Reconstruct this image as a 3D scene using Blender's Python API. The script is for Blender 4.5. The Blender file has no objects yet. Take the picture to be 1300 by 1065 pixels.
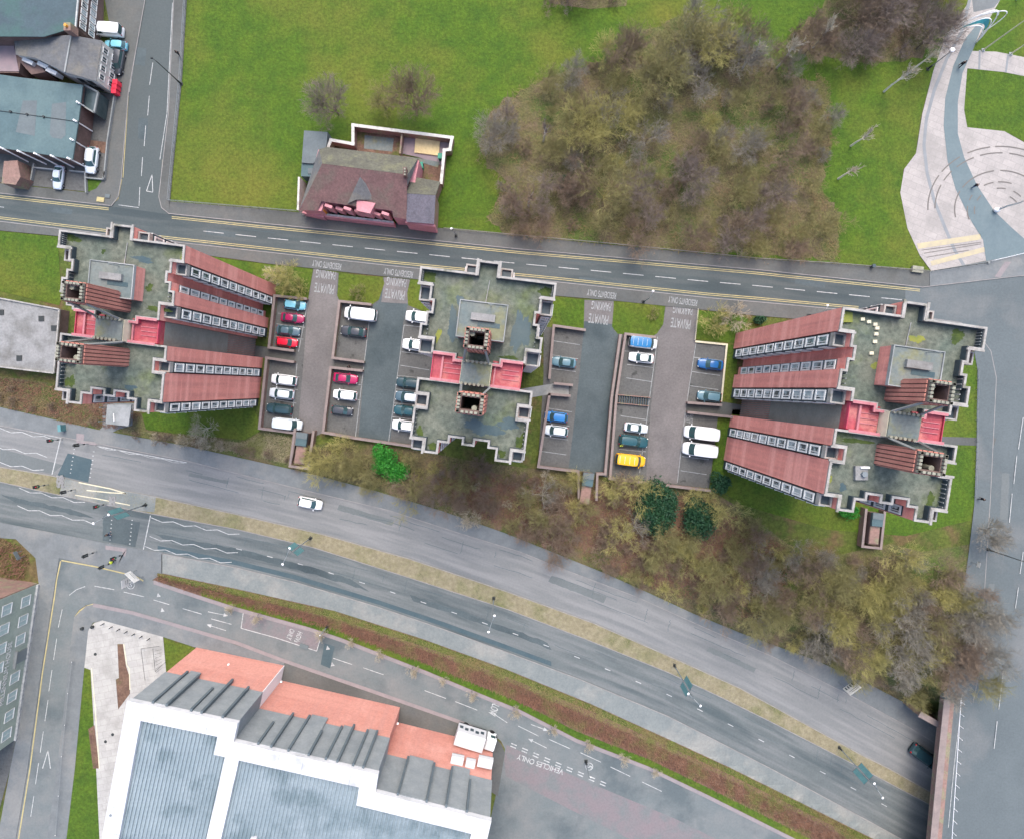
import bpy, bmesh, math, random
import numpy as np
from mathutils import Vector, Matrix
R = math.radians
# ---------------------------------------------------------------- camera, world, sun, exposure
H, F, CX, CY = 112.0, 757.0, 650.0, 492.0      # drone height in metres, focal length in photo pixels, point straight below it
sc = bpy.context.scene
cam_d = bpy.data.cameras.new("camera"); cam = bpy.data.objects.new("camera", cam_d)
sc.collection.objects.link(cam); sc.camera = cam
cam.location = (0, 0, H); cam.rotation_euler = (0, 0, 0)
cam_d.sensor_width = 36; cam_d.lens = 36 * F / 1300
cam_d.shift_y = -(532.5 - CY) / 1300
cam_d.clip_start = 1; cam_d.clip_end = 3000
w = bpy.data.worlds.new("World"); sc.world = w; w.use_nodes = True
nt = w.node_tree; sky = nt.nodes.new("ShaderNodeTexSky"); sky.sky_type = 'NISHITA'; sky.sun_disc = False
SUN_EL, SUN_AZ = 58, 8
sky.sun_elevation = R(SUN_EL); sky.sun_rotation = R(SUN_AZ); sky.dust_density = 4; sky.air_density = 1.0
nt.links.new(sky.outputs[0], nt.nodes["Background"].inputs[0]); nt.nodes["Background"].inputs[1].default_value = 0.15
sd = bpy.data.lights.new("sun", 'SUN'); sd.energy = 0.7; sd.angle = R(35); sd.color = (1.0, .94, .85)
so = bpy.data.objects.new("sun", sd); sc.collection.objects.link(so)
d = Vector((math.sin(R(SUN_AZ)) * math.cos(R(SUN_EL)), math.cos(R(SUN_AZ)) * math.cos(R(SUN_EL)), math.sin(R(SUN_EL))))
so.rotation_euler = d.to_track_quat('Z', 'Y').to_euler()
sc.view_settings.view_transform = 'Standard'; sc.view_settings.look = 'None'
sc.view_settings.exposure = 1.4; sc.view_settings.gamma = 1
COL = sc.collection

# ---------------------------------------------------------------- places: photo pixel + height -> world
def P(px, py, z=0.0):
    k = (H - z) / F
    return ((px - CX) * k, -(py - CY) * k, z)
def interp(tab, x):
    if x <= tab[0][0]:
        a, b = tab[0], tab[1]
    elif x >= tab[-1][0]:
        a, b = tab[-2], tab[-1]
    else:
        for a, b in zip(tab, tab[1:]):
            if a[0] <= x <= b[0]: break
    return a[1] + (b[1] - a[1]) * (x - a[0]) / (b[0] - a[0])
N1 = [(-300,480),(0,541),(122,563),(237,585),(300,601),(383,621.5),(494,648),(577,675),(660,700.5),(724,726),(809,758),(893,796),(980,833),(1082,884),(1154,923),(1192,946),(1320,1020),(1600,1190)]
NP = [(-300,455),(0,517),(122,545),(237,566),(300,580),(391,600),(477,623),(560,648),(640,676),(700,700),(767,727),(823,752),(879,778),(940,803),(1036,838),(1111,872),(1168,902),(1200,920),(1320,985),(1600,1150)]
M1 = [(-300,540),(0,592),(65,603),(112,614),(198,630),(300,652),(411,678),(521,709),(643,750),(753,790),(865,839),(940,873),(1011,912),(1093,957),(1129,975),(1200,1015),(1400,1120),(1600,1240)]
M2 = [(-300,560),(0,612),(53,624),(129,640),(190,652),(300,672),(397,695),(521,734),(645,774),(745,812),(849,854),(915,885),(980,917),(1060,958),(1095,976),(1200,1032),(1400,1140),(1600,1260)]
R2 = [(-300,610),(0,663),(129,688),(183,698),(300,720),(377,739),(480,770),(563,798),(640,826),(737,862),(849,909),(977,974),(1100,1040),(1300,1150),(1600,1330)]
F2 = [(-300,650),(0,690),(110,712),(200,726),(300,747),(425,775),(538,811),(640,848),(750,893),(849,938),(925,973),(1010,1015),(1200,1110),(1600,1350)]
S1 = [(150,732),(193,736),(256,757),(300,771),(394,797),(433,810),(544,853),(613,882),(660,901),(732,938),(823,973),(900,1010),(1100,1110),(1500,1340)]
def smooth(t):
    t = min(1, max(0, t)); return t * t * (3 - 2 * t)
def D0(px, py):
    if px < 690: return 0.0
    d = -6.2 * smooth((px - 690) / 480) * (1 - smooth((px - 1480) / 100))
    n, s = interp(NP, px), interp(F2, px)
    if py < n: d *= 1 - smooth((n - py) / 46)
    elif py > s: d *= 1 - smooth((py - s) / 34)
    return d
G = 12.0
_dc = {}
def Dg(i, j):
    k = (i, j)
    if k not in _dc: _dc[k] = D0(i * G, j * G)
    return _dc[k]
def D(px, py):
    if px < 680 or py < 600: return 0.0
    i, j = math.floor(px / G + 1e-6), math.floor(py / G + 1e-6); fx, fy = px / G - i, py / G - j
    a, b, c, e = Dg(i, j), Dg(i + 1, j), Dg(i, j + 1), Dg(i + 1, j + 1)
    if fx + fy <= 1: return a + fx * (b - a) + fy * (c - a)
    return e + (1 - fx) * (c - e) + (1 - fy) * (b - e)

# ---------------------------------------------------------------- materials
MATS = {}
def mat(name, c1, c2=None, scale=1.0, rough=.85, bump=0.0, detail=4, c3=None, scale3=.12, wave=None, spec=.3, metal=0, contrast=(.35, .65), c3r=(.5, .62), emit=None, grain=.0, streak=None, gs=2.6, vstreak=None, slabs=None):
    m = bpy.data.materials.new(name); m.use_nodes = True; MATS[name] = m
    n = m.node_tree.nodes; l = m.node_tree.links; b = n["Principled BSDF"]
    b.inputs["Roughness"].default_value = rough; b.inputs["Metallic"].default_value = metal
    b.inputs["Specular IOR Level"].default_value = spec
    tc = n.new("ShaderNodeTexCoord"); src = tc.outputs["Object"]
    def noise(s, det=detail, rg=.6):
        t = n.new("ShaderNodeTexNoise"); t.inputs["Scale"].default_value = s; t.inputs["Detail"].default_value = det; t.inputs["Roughness"].default_value = rg
        l.new(src, t.inputs["Vector"]); return t
    def mix(fac, a, bb):
        x = n.new("ShaderNodeMix"); x.data_type = 'RGBA'
        if hasattr(fac, 'links') or hasattr(fac, 'node'): l.new(fac, x.inputs[0])
        else: x.inputs[0].default_value = fac
        for q, v in ((6, a), (7, bb)):
            if isinstance(v, tuple): x.inputs[q].default_value = v
            else: l.new(v, x.inputs[q])
        return x.outputs[2]
    def ramp(o, lo, hi):
        r_ = n.new("ShaderNodeMapRange"); r_.inputs[1].default_value = lo; r_.inputs[2].default_value = hi; l.new(o, r_.inputs[0]); return r_.outputs[0]
    q = lambda c: (c[0], c[1], c[2], 1)
    out = q(c1)
    if c2: out = mix(ramp(noise(scale).outputs[0], *contrast), q(c1), q(c2))
    if c3: out = mix(ramp(noise(scale3, 5).outputs[0], *c3r), out, q(c3))
    if slabs:      # paving joints
        mp = n.new("ShaderNodeMapping"); mp.inputs["Rotation"].default_value = (0, 0, slabs[2]); l.new(src, mp.inputs[0])
        bt = n.new("ShaderNodeTexBrick"); bt.inputs["Scale"].default_value = 1; bt.inputs["Brick Width"].default_value = slabs[0]; bt.inputs["Row Height"].default_value = slabs[1]; bt.inputs["Mortar Size"].default_value = .035; l.new(mp.outputs[0], bt.inputs[0])
        bt.inputs["Color1"].default_value = (0, 0, 0, 1); bt.inputs["Color2"].default_value = (.35, .35, .35, 1); bt.inputs["Mortar"].default_value = (1, 1, 1, 1)
        rr_ = n.new("ShaderNodeMath"); rr_.operation = 'MULTIPLY'; l.new(bt.outputs[0], rr_.inputs[0]); rr_.inputs[1].default_value = .75; out = mix(rr_.outputs[0], out, q(slabs[3]))
    if vstreak:    # weather streaks down a wall and slightly different tints from floor to floor
        for sc3, col, lo, hi in (((1.1, 1.1, .03), vstreak[0], .45, .66), ((.03, .03, .62), vstreak[1], .48, .62)):
            mp = n.new("ShaderNodeMapping"); mp.inputs["Scale"].default_value = sc3; l.new(src, mp.inputs[0])
            t = n.new("ShaderNodeTexNoise"); t.inputs["Scale"].default_value = 1; t.inputs["Detail"].default_value = 5; l.new(mp.outputs[0], t.inputs["Vector"])
            out = mix(ramp(t.outputs[0], lo, hi), out, q(col))
    if streak:     # wheel-worn streaks running along the carriageway
        mp = n.new("ShaderNodeMapping"); mp.inputs["Scale"].default_value = (.012, streak[0], 1); l.new(tc.outputs["UV"], mp.inputs[0])
        t = n.new("ShaderNodeTexNoise"); t.inputs["Scale"].default_value = 1; t.inputs["Detail"].default_value = 4; l.new(mp.outputs[0], t.inputs["Vector"])
        out = mix(ramp(t.outputs[0], .42, .60), out, q(streak[1]))
        mp = n.new("ShaderNodeMapping"); mp.inputs["Scale"].default_value = (.008, streak[0] * .45, 1); mp.inputs["Location"].default_value = (7, 3, 0); l.new(tc.outputs["UV"], mp.inputs[0])
        t = n.new("ShaderNodeTexNoise"); t.inputs["Scale"].default_value = 1; t.inputs["Detail"].default_value = 5; l.new(mp.outputs[0], t.inputs["Vector"])
        out = mix(ramp(t.outputs[0], .50, .68), out, q(streak[2]))
    if grain:
        g = noise(gs, 6, .75); gr = ramp(g.outputs[0], .32, .68)
        mm = n.new("ShaderNodeMath"); mm.operation = 'MULTIPLY_ADD'; l.new(gr, mm.inputs[0]); mm.inputs[1].default_value = 2 * grain; mm.inputs[2].default_value = 1 - grain
        vm = n.new("ShaderNodeVectorMath"); vm.operation = 'SCALE'
        if isinstance(out, tuple): vm.inputs[0].default_value = out[:3]
        else: l.new(out, vm.inputs[0])
        l.new(mm.outputs[0], vm.inputs[3]); out = vm.outputs[0]
    if wave:
        ang, sc_, dark = wave   # lines every 1/sc_ metres, direction angle
        mp = n.new("ShaderNodeMapping"); mp.inputs["Rotation"].default_value = (0, 0, ang) if not isinstance(ang, tuple) else ang; l.new(src, mp.inputs[0])
        wv = n.new("ShaderNodeTexWave"); wv.inputs["Scale"].default_value = sc_; wv.inputs["Distortion"].default_value = .4; l.new(mp.outputs[0], wv.inputs[0])
        out = mix(ramp(wv.outputs[1], 0.55, 1.0), out, q(dark))
    if isinstance(out, tuple): b.inputs["Base Color"].default_value = out
    else: l.new(out, b.inputs["Base Color"])
    if bump:
        bp = n.new("ShaderNodeBump"); bp.inputs["Strength"].default_value = bump; bp.inputs["Distance"].default_value = .12
        l.new(noise(scale * 2.3 if scale > .8 else 3.1).outputs[0], bp.inputs["Height"]); l.new(bp.outputs[0], b.inputs["Normal"])
    return m
mat('lawn', (.062,.110,.009), (.040,.084,.008), .35, .95, .8, 9, c3=(.108,.115,.018), scale3=.045, grain=.38, c3r=(.46,.70), gs=1.8)
mat('rough_grass', (.085,.105,.020), (.050,.075,.014), .3, .95, .9, 8, c3=(.105,.078,.035), scale3=.16, grain=.42, gs=1.5)
mat('scrub_soil', (.118,.088,.056), (.094,.098,.034), .25, .95, .9, 8, c3=(.065,.092,.022), scale3=.11, grain=.45, c3r=(.52,.62))
mat('litter', (.16,.10,.07), (.10,.06,.045), .6, .95, .6, 8, c3=(.09,.10,.03), scale3=.2, grain=.3)
mat('dry_grass', (.24,.215,.145), (.19,.168,.108), .5, .95, .7, 8, c3=(.12,.128,.055), scale3=.14, grain=.28, gs=1.6, c3r=(.50,.68))
mat('asphalt_dark', (.054,.071,.073), (.065,.080,.081), .25, .8, .1, 8, grain=.11, streak=(5, (.076,.090,.090), (.043,.058,.062)))
mat('asphalt_pale', (.170,.177,.176), (.149,.156,.155), .12, .85, .1, 8, grain=.09, streak=(8, (.196,.200,.198), (.138,.146,.148)))
mat('asphalt_mid', (.112,.129,.130), (.096,.112,.113), .2, .8, .1, 8, grain=.11, streak=(8, (.138,.150,.150), (.066,.084,.088)))
mat('asphalt_east', (.104,.124,.130), (.086,.104,.110), .10, .85, .1, 8, c3=(.135,.145,.146), scale3=.05, grain=.12)
mat('asphalt_service', (.120,.142,.145), (.155,.165,.164), .25, .85, .1, 8, c3=(.086,.106,.112), scale3=.07, grain=.10)
mat('asphalt_mauve', (.138,.130,.128), (.116,.110,.108), .2, .85, .15, 8, c3=(.155,.145,.142), scale3=.09, grain=.16)
mat('asphalt_blue', (.076,.098,.104), (.062,.080,.085), .2, .85, .15, 8, c3=(.045,.062,.068), scale3=.07, grain=.15)
mat('asphalt_bay', (.085,.088,.086), (.105,.107,.103), .3, .85, .15, 8, c3=(.05,.052,.05), scale3=.55, c3r=(.60,.68), grain=.2)
mat('asphalt_wet', (.045,.075,.088), (.06,.09,.10), .4, .6, .1, 6, grain=.1)
mat('pavement', (.088,.096,.094), (.105,.107,.10), .4, .85, .1, 6, c3=(.075,.08,.076), scale3=.1, grain=.12)
mat('pavement_pale', (.150,.165,.170), (.125,.138,.142), .5, .85, .1, 6, c3=(.18,.185,.18), scale3=.09, grain=.1)
mat('pavement_stone', (.175,.195,.19), (.145,.165,.165), .45, .85, .1, 8, c3=(.22,.225,.21), scale3=.12, grain=.14)
mat('pavement_pink', (.235,.205,.208), (.205,.185,.188), .6, .85, .05, 5, grain=.08)
mat('coping_brown', (.235,.19,.175), (.19,.155,.145), .7, .85, .05, 5, grain=.1)
mat('kerb', (.26,.25,.24), (.19,.185,.18), .8, .85, 0, 4)
mat('plaza', (.36,.335,.315), (.31,.29,.275), .5, .8, .05, 7, c3=(.27,.255,.24), scale3=.12, grain=.08, slabs=(2.4, 1.2, .4, (.22,.21,.20)))
mat('plaza_yellow', (.42,.37,.23), (.35,.31,.23), .8, .8, 0, 6)
mat('plaza_teal', (.105,.145,.158), (.12,.16,.172), .5, .7, .05, 7, grain=.08)
mat('plaza_line', (.21,.225,.235), (.18,.195,.205), .5, .8)
mat('plaza_dark', (.13,.12,.11), rough=.7)
mat('concrete_pale', (.40,.395,.37), (.34,.335,.32), .4, .8, .05, 7, c3=(.30,.295,.275), scale3=.2, grain=.07, slabs=(1.8, 1.2, -.2, (.25,.245,.23)))
mat('concrete', (.23,.245,.24), (.18,.195,.195), .5, .85, .1, 7, c3=(.29,.30,.30), scale3=.1, grain=.1)
mat('concrete_old', (.235,.235,.232), (.185,.19,.188), .4, .85, .1, 8, c3=(.14,.138,.13), scale3=.2, c3r=(.50,.66), grain=.18)
mat('white_paint', (.42,.43,.42), (.20,.215,.22), 1.8, .7, 0, 7, contrast=(.42,.72))
mat('worn_paint', (.32,.33,.33), (.17,.185,.19), 1.2, .8, 0, 6)
mat('yellow_paint', (.42,.36,.17), (.30,.265,.15), 1.2, .8, 0, 6)
mat('cream_paint', (.62,.58,.42), (.5,.46,.34), .8, .8, 0, 5)
mat('bus_red', (.175,.148,.155), (.16,.15,.155), .3, .85, 0, 7, c3=(.14,.15,.152), scale3=.25, c3r=(.45,.6), grain=.12)
mat('brick_tower', (.70,.275,.225), (.62,.24,.20), .35, .85, .15, 8, grain=.12, vstreak=((.54,.21,.18), (.74,.33,.275)))
mat('brick_dark', (.15,.10,.09), (.11,.075,.065), .8, .85, .2, 6, grain=.15)
mat('brick_wall', (.25,.155,.13), (.19,.125,.105), .7, .85, .2, 6, c3=(.20,.19,.12), scale3=.5, grain=.2)
mat('brick_salmon', (.55,.25,.20), (.48,.215,.175), .5, .85, .15, 8, c3=(.58,.29,.24), scale3=.15, grain=.14, vstreak=((.50,.24,.20), (.56,.27,.22)))
mat('brick_rib', (.46,.20,.155), (.38,.155,.125), .6, .85, .1, 6, grain=.12)
mat('coping', (.32,.31,.29), (.215,.205,.19), .8, .7, .1, 8, contrast=(.4,.7), c3=(.15,.15,.12), scale3=.7, c3r=(.56,.7), grain=.15)
mat('deck', (.085,.108,.088), (.125,.136,.108), .35, .9, .35, 9, c3=(.105,.135,.045), scale3=.13, c3r=(.54,.74), grain=.38, gs=1.4)
mat('deck_puddle', (.040,.072,.084), (.055,.085,.09), .5, .4, 0, 6, grain=.15)
mat('deck_slab', (.115,.145,.145), (.155,.17,.155), .4, .85, .1, 8, c3=(.165,.17,.105), scale3=.3, grain=.18)
mat('moss', (.07,.10,.025), (.035,.058,.018), 1.2, .95, .8, 8)
mat('moss_yellow', (.20,.215,.045), (.14,.17,.045), 1.0, .95, .6, 8)
mat('pink_deck', (.36,.075,.09), (.28,.055,.075), .5, .7, .05, 7, c3=(.40,.15,.14), scale3=.3, grain=.18)
mat('pink_wall', (.42,.05,.09), (.34,.045,.08), .8, .6, 0, 4)
mat('pink_cap', (.45,.18,.20), (.36,.14,.16), .8, .6, 0, 4, grain=.1)
mat('slate_panel', (.05,.075,.09), (.04,.055,.065), 1.5, .5)
mat('dark_glass', (.035,.055,.06), (.06,.085,.09), .5, .25, 0, 5, spec=.5)
mat('link_wall', (.21,.235,.215), (.165,.185,.17), .3, .6, 0, 6, grain=.15)
mat('slat', (.26,.15,.13), (.34,.24,.22), .8, .7, 0, 4)
mat('pane', (.16,.23,.25), (.40,.46,.48), .3, .15, 0, 4, spec=.6, c3=(.03,.05,.06), scale3=.5, c3r=(.47,.54))
mat('frame_white', (.66,.665,.65), (.55,.56,.55), 1.5, .5, 0, 5)
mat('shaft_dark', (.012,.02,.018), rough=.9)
mat('cream_stone', (.28,.275,.215), (.17,.17,.135), 1.5, .85, .1, 6)
mat('roof_slate_blue', (.055,.085,.10), (.045,.07,.082), .4, .75, .15, 8, c3=(.045,.09,.088), scale3=.12, grain=.14)
mat('roof_slate', (.12,.125,.13), (.09,.095,.10), .5, .8, .2, 8, c3=(.14,.135,.12), scale3=.2, grain=.18)
mat('roof_slate_purple', (.13,.125,.15), (.10,.10,.12), .8, .8, .3, 8, grain=.25)
mat('roof_tile_red', (.155,.092,.088), (.118,.072,.070), .5, .85, .35, 8, c3=(.12,.092,.08), scale3=.2, grain=.25)
mat('roof_moss', (.10,.10,.078), (.075,.074,.06), .5, .85, .3, 8, c3=(.12,.12,.08), scale3=.3, grain=.28)
mat('roof_teal', (.075,.122,.132), (.060,.10,.11), .3, .7, .1, 8, c3=(.09,.14,.145), scale3=.1, grain=.12)
mat('felt_grey', (.12,.145,.15), (.10,.12,.128), .4, .8, .1, 6, grain=.1)
mat('roof_blue_metal', (.225,.275,.30), (.18,.23,.255), .2, .5, 0, 6, c3=(.13,.175,.195), scale3=.15, grain=.14)
mat('cladding', (.25,.275,.285), (.20,.225,.24), .5, .6, 0, 6, grain=.1, wave=None)
mat('fin', (.11,.14,.16), (.09,.115,.13), .8, .5)
mat('white_metal', (.56,.565,.58), (.48,.49,.505), .3, .5, 0, 8, c3=(.36,.37,.385), scale3=.25, c3r=(.54,.7), grain=.06)
mat('green_stone', (.33,.38,.32), (.28,.33,.28), .5, .85, .1, 7, c3=(.38,.42,.37), scale3=.15, grain=.08)
mat('green_pane', (.42,.52,.50), (.34,.44,.43), 2.0, .3, 0, 3)
mat('white_render', (.52,.51,.47), (.40,.39,.36), .8, .8, 0, 6, c3=(.25,.24,.22), scale3=.6, c3r=(.58,.7))
mat('pink_render', (.52,.24,.265), (.42,.19,.21), .6, .8, 0, 6, grain=.1)
mat('orange', (.62,.28,.05), rough=.7); mat('plywood', (.66,.53,.28), (.55,.43,.22), 1.5, .8, 0, 6)
mat('purple_slab', (.26,.20,.21), (.22,.18,.19), .8, .85, .1, 5)
mat('green_plastic', (.02,.20,.13), rough=.5); mat('blue_plastic', (.02,.12,.25), rough=.5); mat('red_plastic', (.62,.03,.06), rough=.5)
mat('metal_grey', (.22,.25,.26), rough=.5, metal=.3); mat('metal_dark', (.03,.035,.035), rough=.6); mat('metal_white', (.8,.8,.8), rough=.4)
mat('banner_teal', (.10,.23,.245), (.08,.19,.205), 1, .6); mat('teal_fabric', (.05,.28,.31), (.04,.22,.25), .6, .6)
mat('steel', (.55,.57,.58), rough=.3, metal=.6)
mat('tyre', (.015,.015,.016), rough=.9); mat('rim', (.4,.4,.42), rough=.35, metal=.7)
mat('car_glass', (.025,.06,.065), (.03,.075,.08), 1, .08, spec=.8); mat('headlamp', (.7,.72,.72), rough=.15); mat('tail_lamp', (.35,.01,.01), rough=.3)
mat('plastic_black', (.02,.02,.022), rough=.6)
for nm, c in dict(light_blue=(.16,.42,.52), maroon=(.28,.012,.07), slate_blue=(.07,.12,.15), red=(.60,.01,.035), white=(.78,.79,.79), silver=(.55,.60,.63), teal_black=(.02,.05,.06), charcoal=(.045,.05,.06), crimson=(.36,.01,.08), dark_teal=(.015,.07,.085), pale_blue=(.45,.52,.60), blue=(.02,.16,.42), navy=(.015,.10,.28), yellow=(.72,.38,.01), roof_blue=(.01,.14,.33), sea_grey=(.10,.19,.23)).items():
    mat('paint_' + nm, c, rough=.22, spec=.6)
mat('bark_grey', (.20,.17,.15), (.13,.11,.10), 3, .95); mat('bark_pale', (.74,.71,.62), (.55,.52,.45), 3, .9); mat('bark_brown', (.15,.12,.09), (.11,.085,.065), 3, .95)
mat('twig_olive', (.245,.225,.095), (.175,.165,.07), .3, .95); mat('twig_yellow', (.36,.33,.12), (.27,.25,.09), .3, .95)
mat('twig_purple', (.225,.185,.16), (.165,.135,.118), .3, .95); mat('twig_brown', (.21,.158,.115), (.155,.115,.085), .3, .95); mat('twig_pale', (.42,.37,.27), (.33,.29,.21), .3, .95)
mat('twig_grey', (.24,.222,.185), (.175,.165,.138), .3, .95)
mat('cane_brown', (.18,.128,.085), (.135,.095,.062), .25, .95, c3=(.15,.145,.055), scale3=.15, c3r=(.45,.6)); mat('twig_birch', (.46,.42,.33), (.34,.31,.24), .3, .9)
mat('cane_rust', (.20,.105,.07), (.14,.08,.055), .4, .95, c3=(.19,.14,.07), scale3=.2)
mat('cane_olive', (.205,.19,.075), (.155,.15,.055), .25, .95, c3=(.21,.15,.075), scale3=.18, c3r=(.5,.6)); mat('cane_straw', (.30,.27,.165), (.23,.205,.12), .3, .95, c3=(.17,.18,.07), scale3=.2)
mat('leaf_dark', (.014,.052,.026), (.024,.078,.032), .8, .6); mat('leaf_green', (.02,.17,.02), (.05,.25,.03), .8, .6); mat('leaf_yellow', (.30,.38,.02), (.22,.32,.02), .8, .7)
mat('skin', (.45,.28,.2), rough=.6); mat('cloth_dark', (.015,.016,.02), rough=.9); mat('cloth_hivis', (.50,.62,.05), rough=.8); mat('cloth_blue', (.04,.07,.14), rough=.9); mat('hair', (.03,.02,.015), rough=.9)

# ---------------------------------------------------------------- mesh helpers
class MB:
    def __init__(s): s.v = []; s.f = []
    def add(s, vs, fs):
        o = len(s.v); s.v += [tuple(p) for p in vs]; s.f += [tuple(i + o for i in f) for f in fs]; return s
    def box(s, x0, x1, y0, y1, z0, z1):
        return s.add([(x, y, z) for z in (z0, z1) for x, y in ((x0, y0), (x1, y0), (x1, y1), (x0, y1))],
                     [(3, 2, 1, 0), (4, 5, 6, 7), (0, 1, 5, 4), (1, 2, 6, 5), (2, 3, 7, 6), (3, 0, 4, 7)])
    def prism(s, poly, z0, z1, cap=True, bottom=False):
        n = len(poly)
        a = sum(poly[i][0] * poly[(i + 1) % n][1] - poly[(i + 1) % n][0] * poly[i][1] for i in range(n))
        if a < 0: poly = poly[::-1]
        zz0 = z0 if callable(z0) else (lambda p: z0); zz1 = z1 if callable(z1) else (lambda p: z1)
        fs = [(i, (i + 1) % n, n + (i + 1) % n, n + i) for i in range(n)]
        if cap: fs.append(tuple(range(n, 2 * n)))
        if bottom: fs.append(tuple(range(n - 1, -1, -1)))
        return s.add([(p[0], p[1], zz0(p)) for p in poly] + [(p[0], p[1], zz1(p)) for p in poly], fs)
    def seg(s, a, b, wd, z0, z1, ext=0):      # a wall or strip from a to b in plan
        a, b = Vector(a[:2]), Vector(b[:2]); t = (b - a).normalized(); nn = Vector((-t.y, t.x)) * wd / 2; a = a - t * ext; b = b + t * ext
        return s.prism([a + nn, a - nn, b - nn, b + nn], z0, z1)
    def tube(s, pts, r, n=6, r2=None, cap=True):
        pts = [Vector(p) for p in pts]; m = len(pts); o = len(s.v); vs = []
        for i, p in enumerate(pts):
            t = (pts[min(i + 1, m - 1)] - pts[max(i - 1, 0)]).normalized()
            a = t.orthogonal().normalized() if abs(t.z) > .9 else t.cross(Vector((0, 0, 1))).normalized()
            if abs(t.z) > .9: a = Vector((1, 0, 0)) - t * t.x; a.normalize()
            b = t.cross(a); rr = r if r2 is None else r + (r2 - r) * i / (m - 1)
            for k in range(n):
                c = 2 * math.pi * k / n; vs.append(p + a * rr * math.cos(c) + b * rr * math.sin(c))
        fs = [(i * n + k, i * n + (k + 1) % n, (i + 1) * n + (k + 1) % n, (i + 1) * n + k) for i in range(m - 1) for k in range(n)]
        if cap: fs += [tuple(range(n - 1, -1, -1)), tuple(range((m - 1) * n, m * n))]
        return s.add(vs, fs)
    def cyl(s, x, y, z0, z1, r, n=12, r2=None): return s.tube([(x, y, z0), (x, y, z1)], r, n, r2)
    def ell(s, c, r, nu=10, nv=6):
        vs = []; fs = []
        for j in range(nv + 1):
            for i in range(nu):
                a, b = 2 * math.pi * i / nu, math.pi * j / nv - math.pi / 2
                vs.append((c[0] + r[0] * math.cos(a) * math.cos(b), c[1] + r[1] * math.sin(a) * math.cos(b), c[2] + r[2] * math.sin(b)))
        for j in range(nv):
            for i in range(nu): fs.append((j * nu + i, j * nu + (i + 1) % nu, (j + 1) * nu + (i + 1) % nu, (j + 1) * nu + i))
        return s.add(vs, fs)
    def build(s, name, m, parent=None, smoothed=False, bevel=0):
        me = bpy.data.meshes.new(name); me.from_pydata(s.v, [], s.f); me.update()
        if smoothed: me.polygons.foreach_set('use_smooth', [True] * len(me.polygons))
        o = bpy.data.objects.new(name, me); COL.objects.link(o)
        me.materials.append(MATS[m] if isinstance(m, str) else m)
        if parent: 
            o.parent = parent; o.matrix_parent_inverse = parent.matrix_world.inverted() if parent.get('_abs') else Matrix()
        if bevel:
            bv = o.modifiers.new('bevel', 'BEVEL'); bv.width = bevel; bv.segments = 2; bv.limit_method = 'ANGLE'
        return o
def tag(o, label, cat, group=None, kind=None):
    if label: o['label'] = label
    if cat: o['category'] = cat
    if group: o['group'] = group
    if kind: o['kind'] = kind
    return o
def empty(name, loc=(0, 0, 0), rz=0, label=None, cat=None, group=None):
    o = bpy.data.objects.new(name, None); COL.objects.link(o); o.location = loc; o.rotation_euler = (0, 0, rz); o.empty_display_size = .3
    return tag(o, label, cat, group)
def site(name, label, cat, group=None):     # a thing whose parts are given in world coordinates
    return empty(name, (0, 0, 0), 0, label, cat, group)
def copy_tree(o, parent=None):
    c = o.copy(); COL.objects.link(c)
    if parent: c.parent = parent
    for ch in list(o.children): copy_tree(ch, c)
    return c
def bmesh_obj(bm, name, m):
    me = bpy.data.meshes.new(name); bm.to_mesh(me); bm.free(); o = bpy.data.objects.new(name, me); COL.objects.link(o); me.materials.append(MATS[m]); return o
def _sheet_bm(polys, lift, flat, skirt):
    bm = bmesh.new()
    for poly in polys:
        vs = [bm.verts.new((p[0], p[1], 0)) for p in poly]
        try: bm.faces.new(vs)
        except Exception: pass
    bm.normal_update()
    xs = [p[0] for q in polys for p in q]; ys = [p[1] for q in polys for p in q]
    if not flat and max(xs) > 684 and max(ys) > 640:
        def cut(no, c):
            bmesh.ops.bisect_plane(bm, geom=bm.verts[:] + bm.edges[:] + bm.faces[:], dist=1e-4, plane_co=(c[0], c[1], 0), plane_no=no)
        y0 = max(min(ys), 600); 
        for i in range(int(max(min(xs), 684) // G), int(min(max(xs), 1700) // G) + 1): cut((1, 0, 0), (i * G, 0))
        for i in range(int(y0 // G), int(min(max(ys), 1500) // G) + 1): cut((0, 1, 0), (0, i * G))
        for i in range(int((684 + 600) // G), int((min(max(xs), 1700) + min(max(ys), 1500)) // G) + 1): cut((1, 1, 0), (i * G, 0))
    bm.normal_update(); bmesh.ops.triangulate(bm, faces=[f for f in bm.faces if len(f.verts) > 4]); bm.normal_update()
    if skirt:
        be = [e for e in bm.edges if len(e.link_faces) == 1]
        r = bmesh.ops.extrude_edge_only(bm, edges=be); low = {v for v in r['geom'] if isinstance(v, bmesh.types.BMVert)}
    else: low = set()
    for v in bm.verts:
        px, py = v.co.x, v.co.y; g = 0 if flat else D(px, py)
        h = g + lift - (skirt if v in low else 0)
        v.co = P(px, py, g + lift) if v not in low else (P(px, py, g + lift)[0], P(px, py, g + lift)[1], h)
    bmesh.ops.recalc_face_normals(bm, faces=bm.faces[:])
    up = [f for f in bm.faces if abs(f.normal.z) > .5 and f.normal.z < 0]
    if up: bmesh.ops.reverse_faces(bm, faces=up)
    return bm
def sheet(name, polys, lift, m, flat=False, skirt=0, kind='structure'):
    if not isinstance(polys[0][0], (tuple, list)) : polys = [polys]
    elif not isinstance(polys[0][0][0], (tuple, list)) and len(polys[0]) == 2 and not isinstance(polys[0][0], (tuple, list)): polys = [polys]
    o = bmesh_obj(_sheet_bm(polys, lift, flat, skirt), name, m)
    if kind: o['kind'] = kind
    return o
def SH(name, poly, lift, m, **k): return sheet(name, [poly], lift, m, **k)
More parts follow.
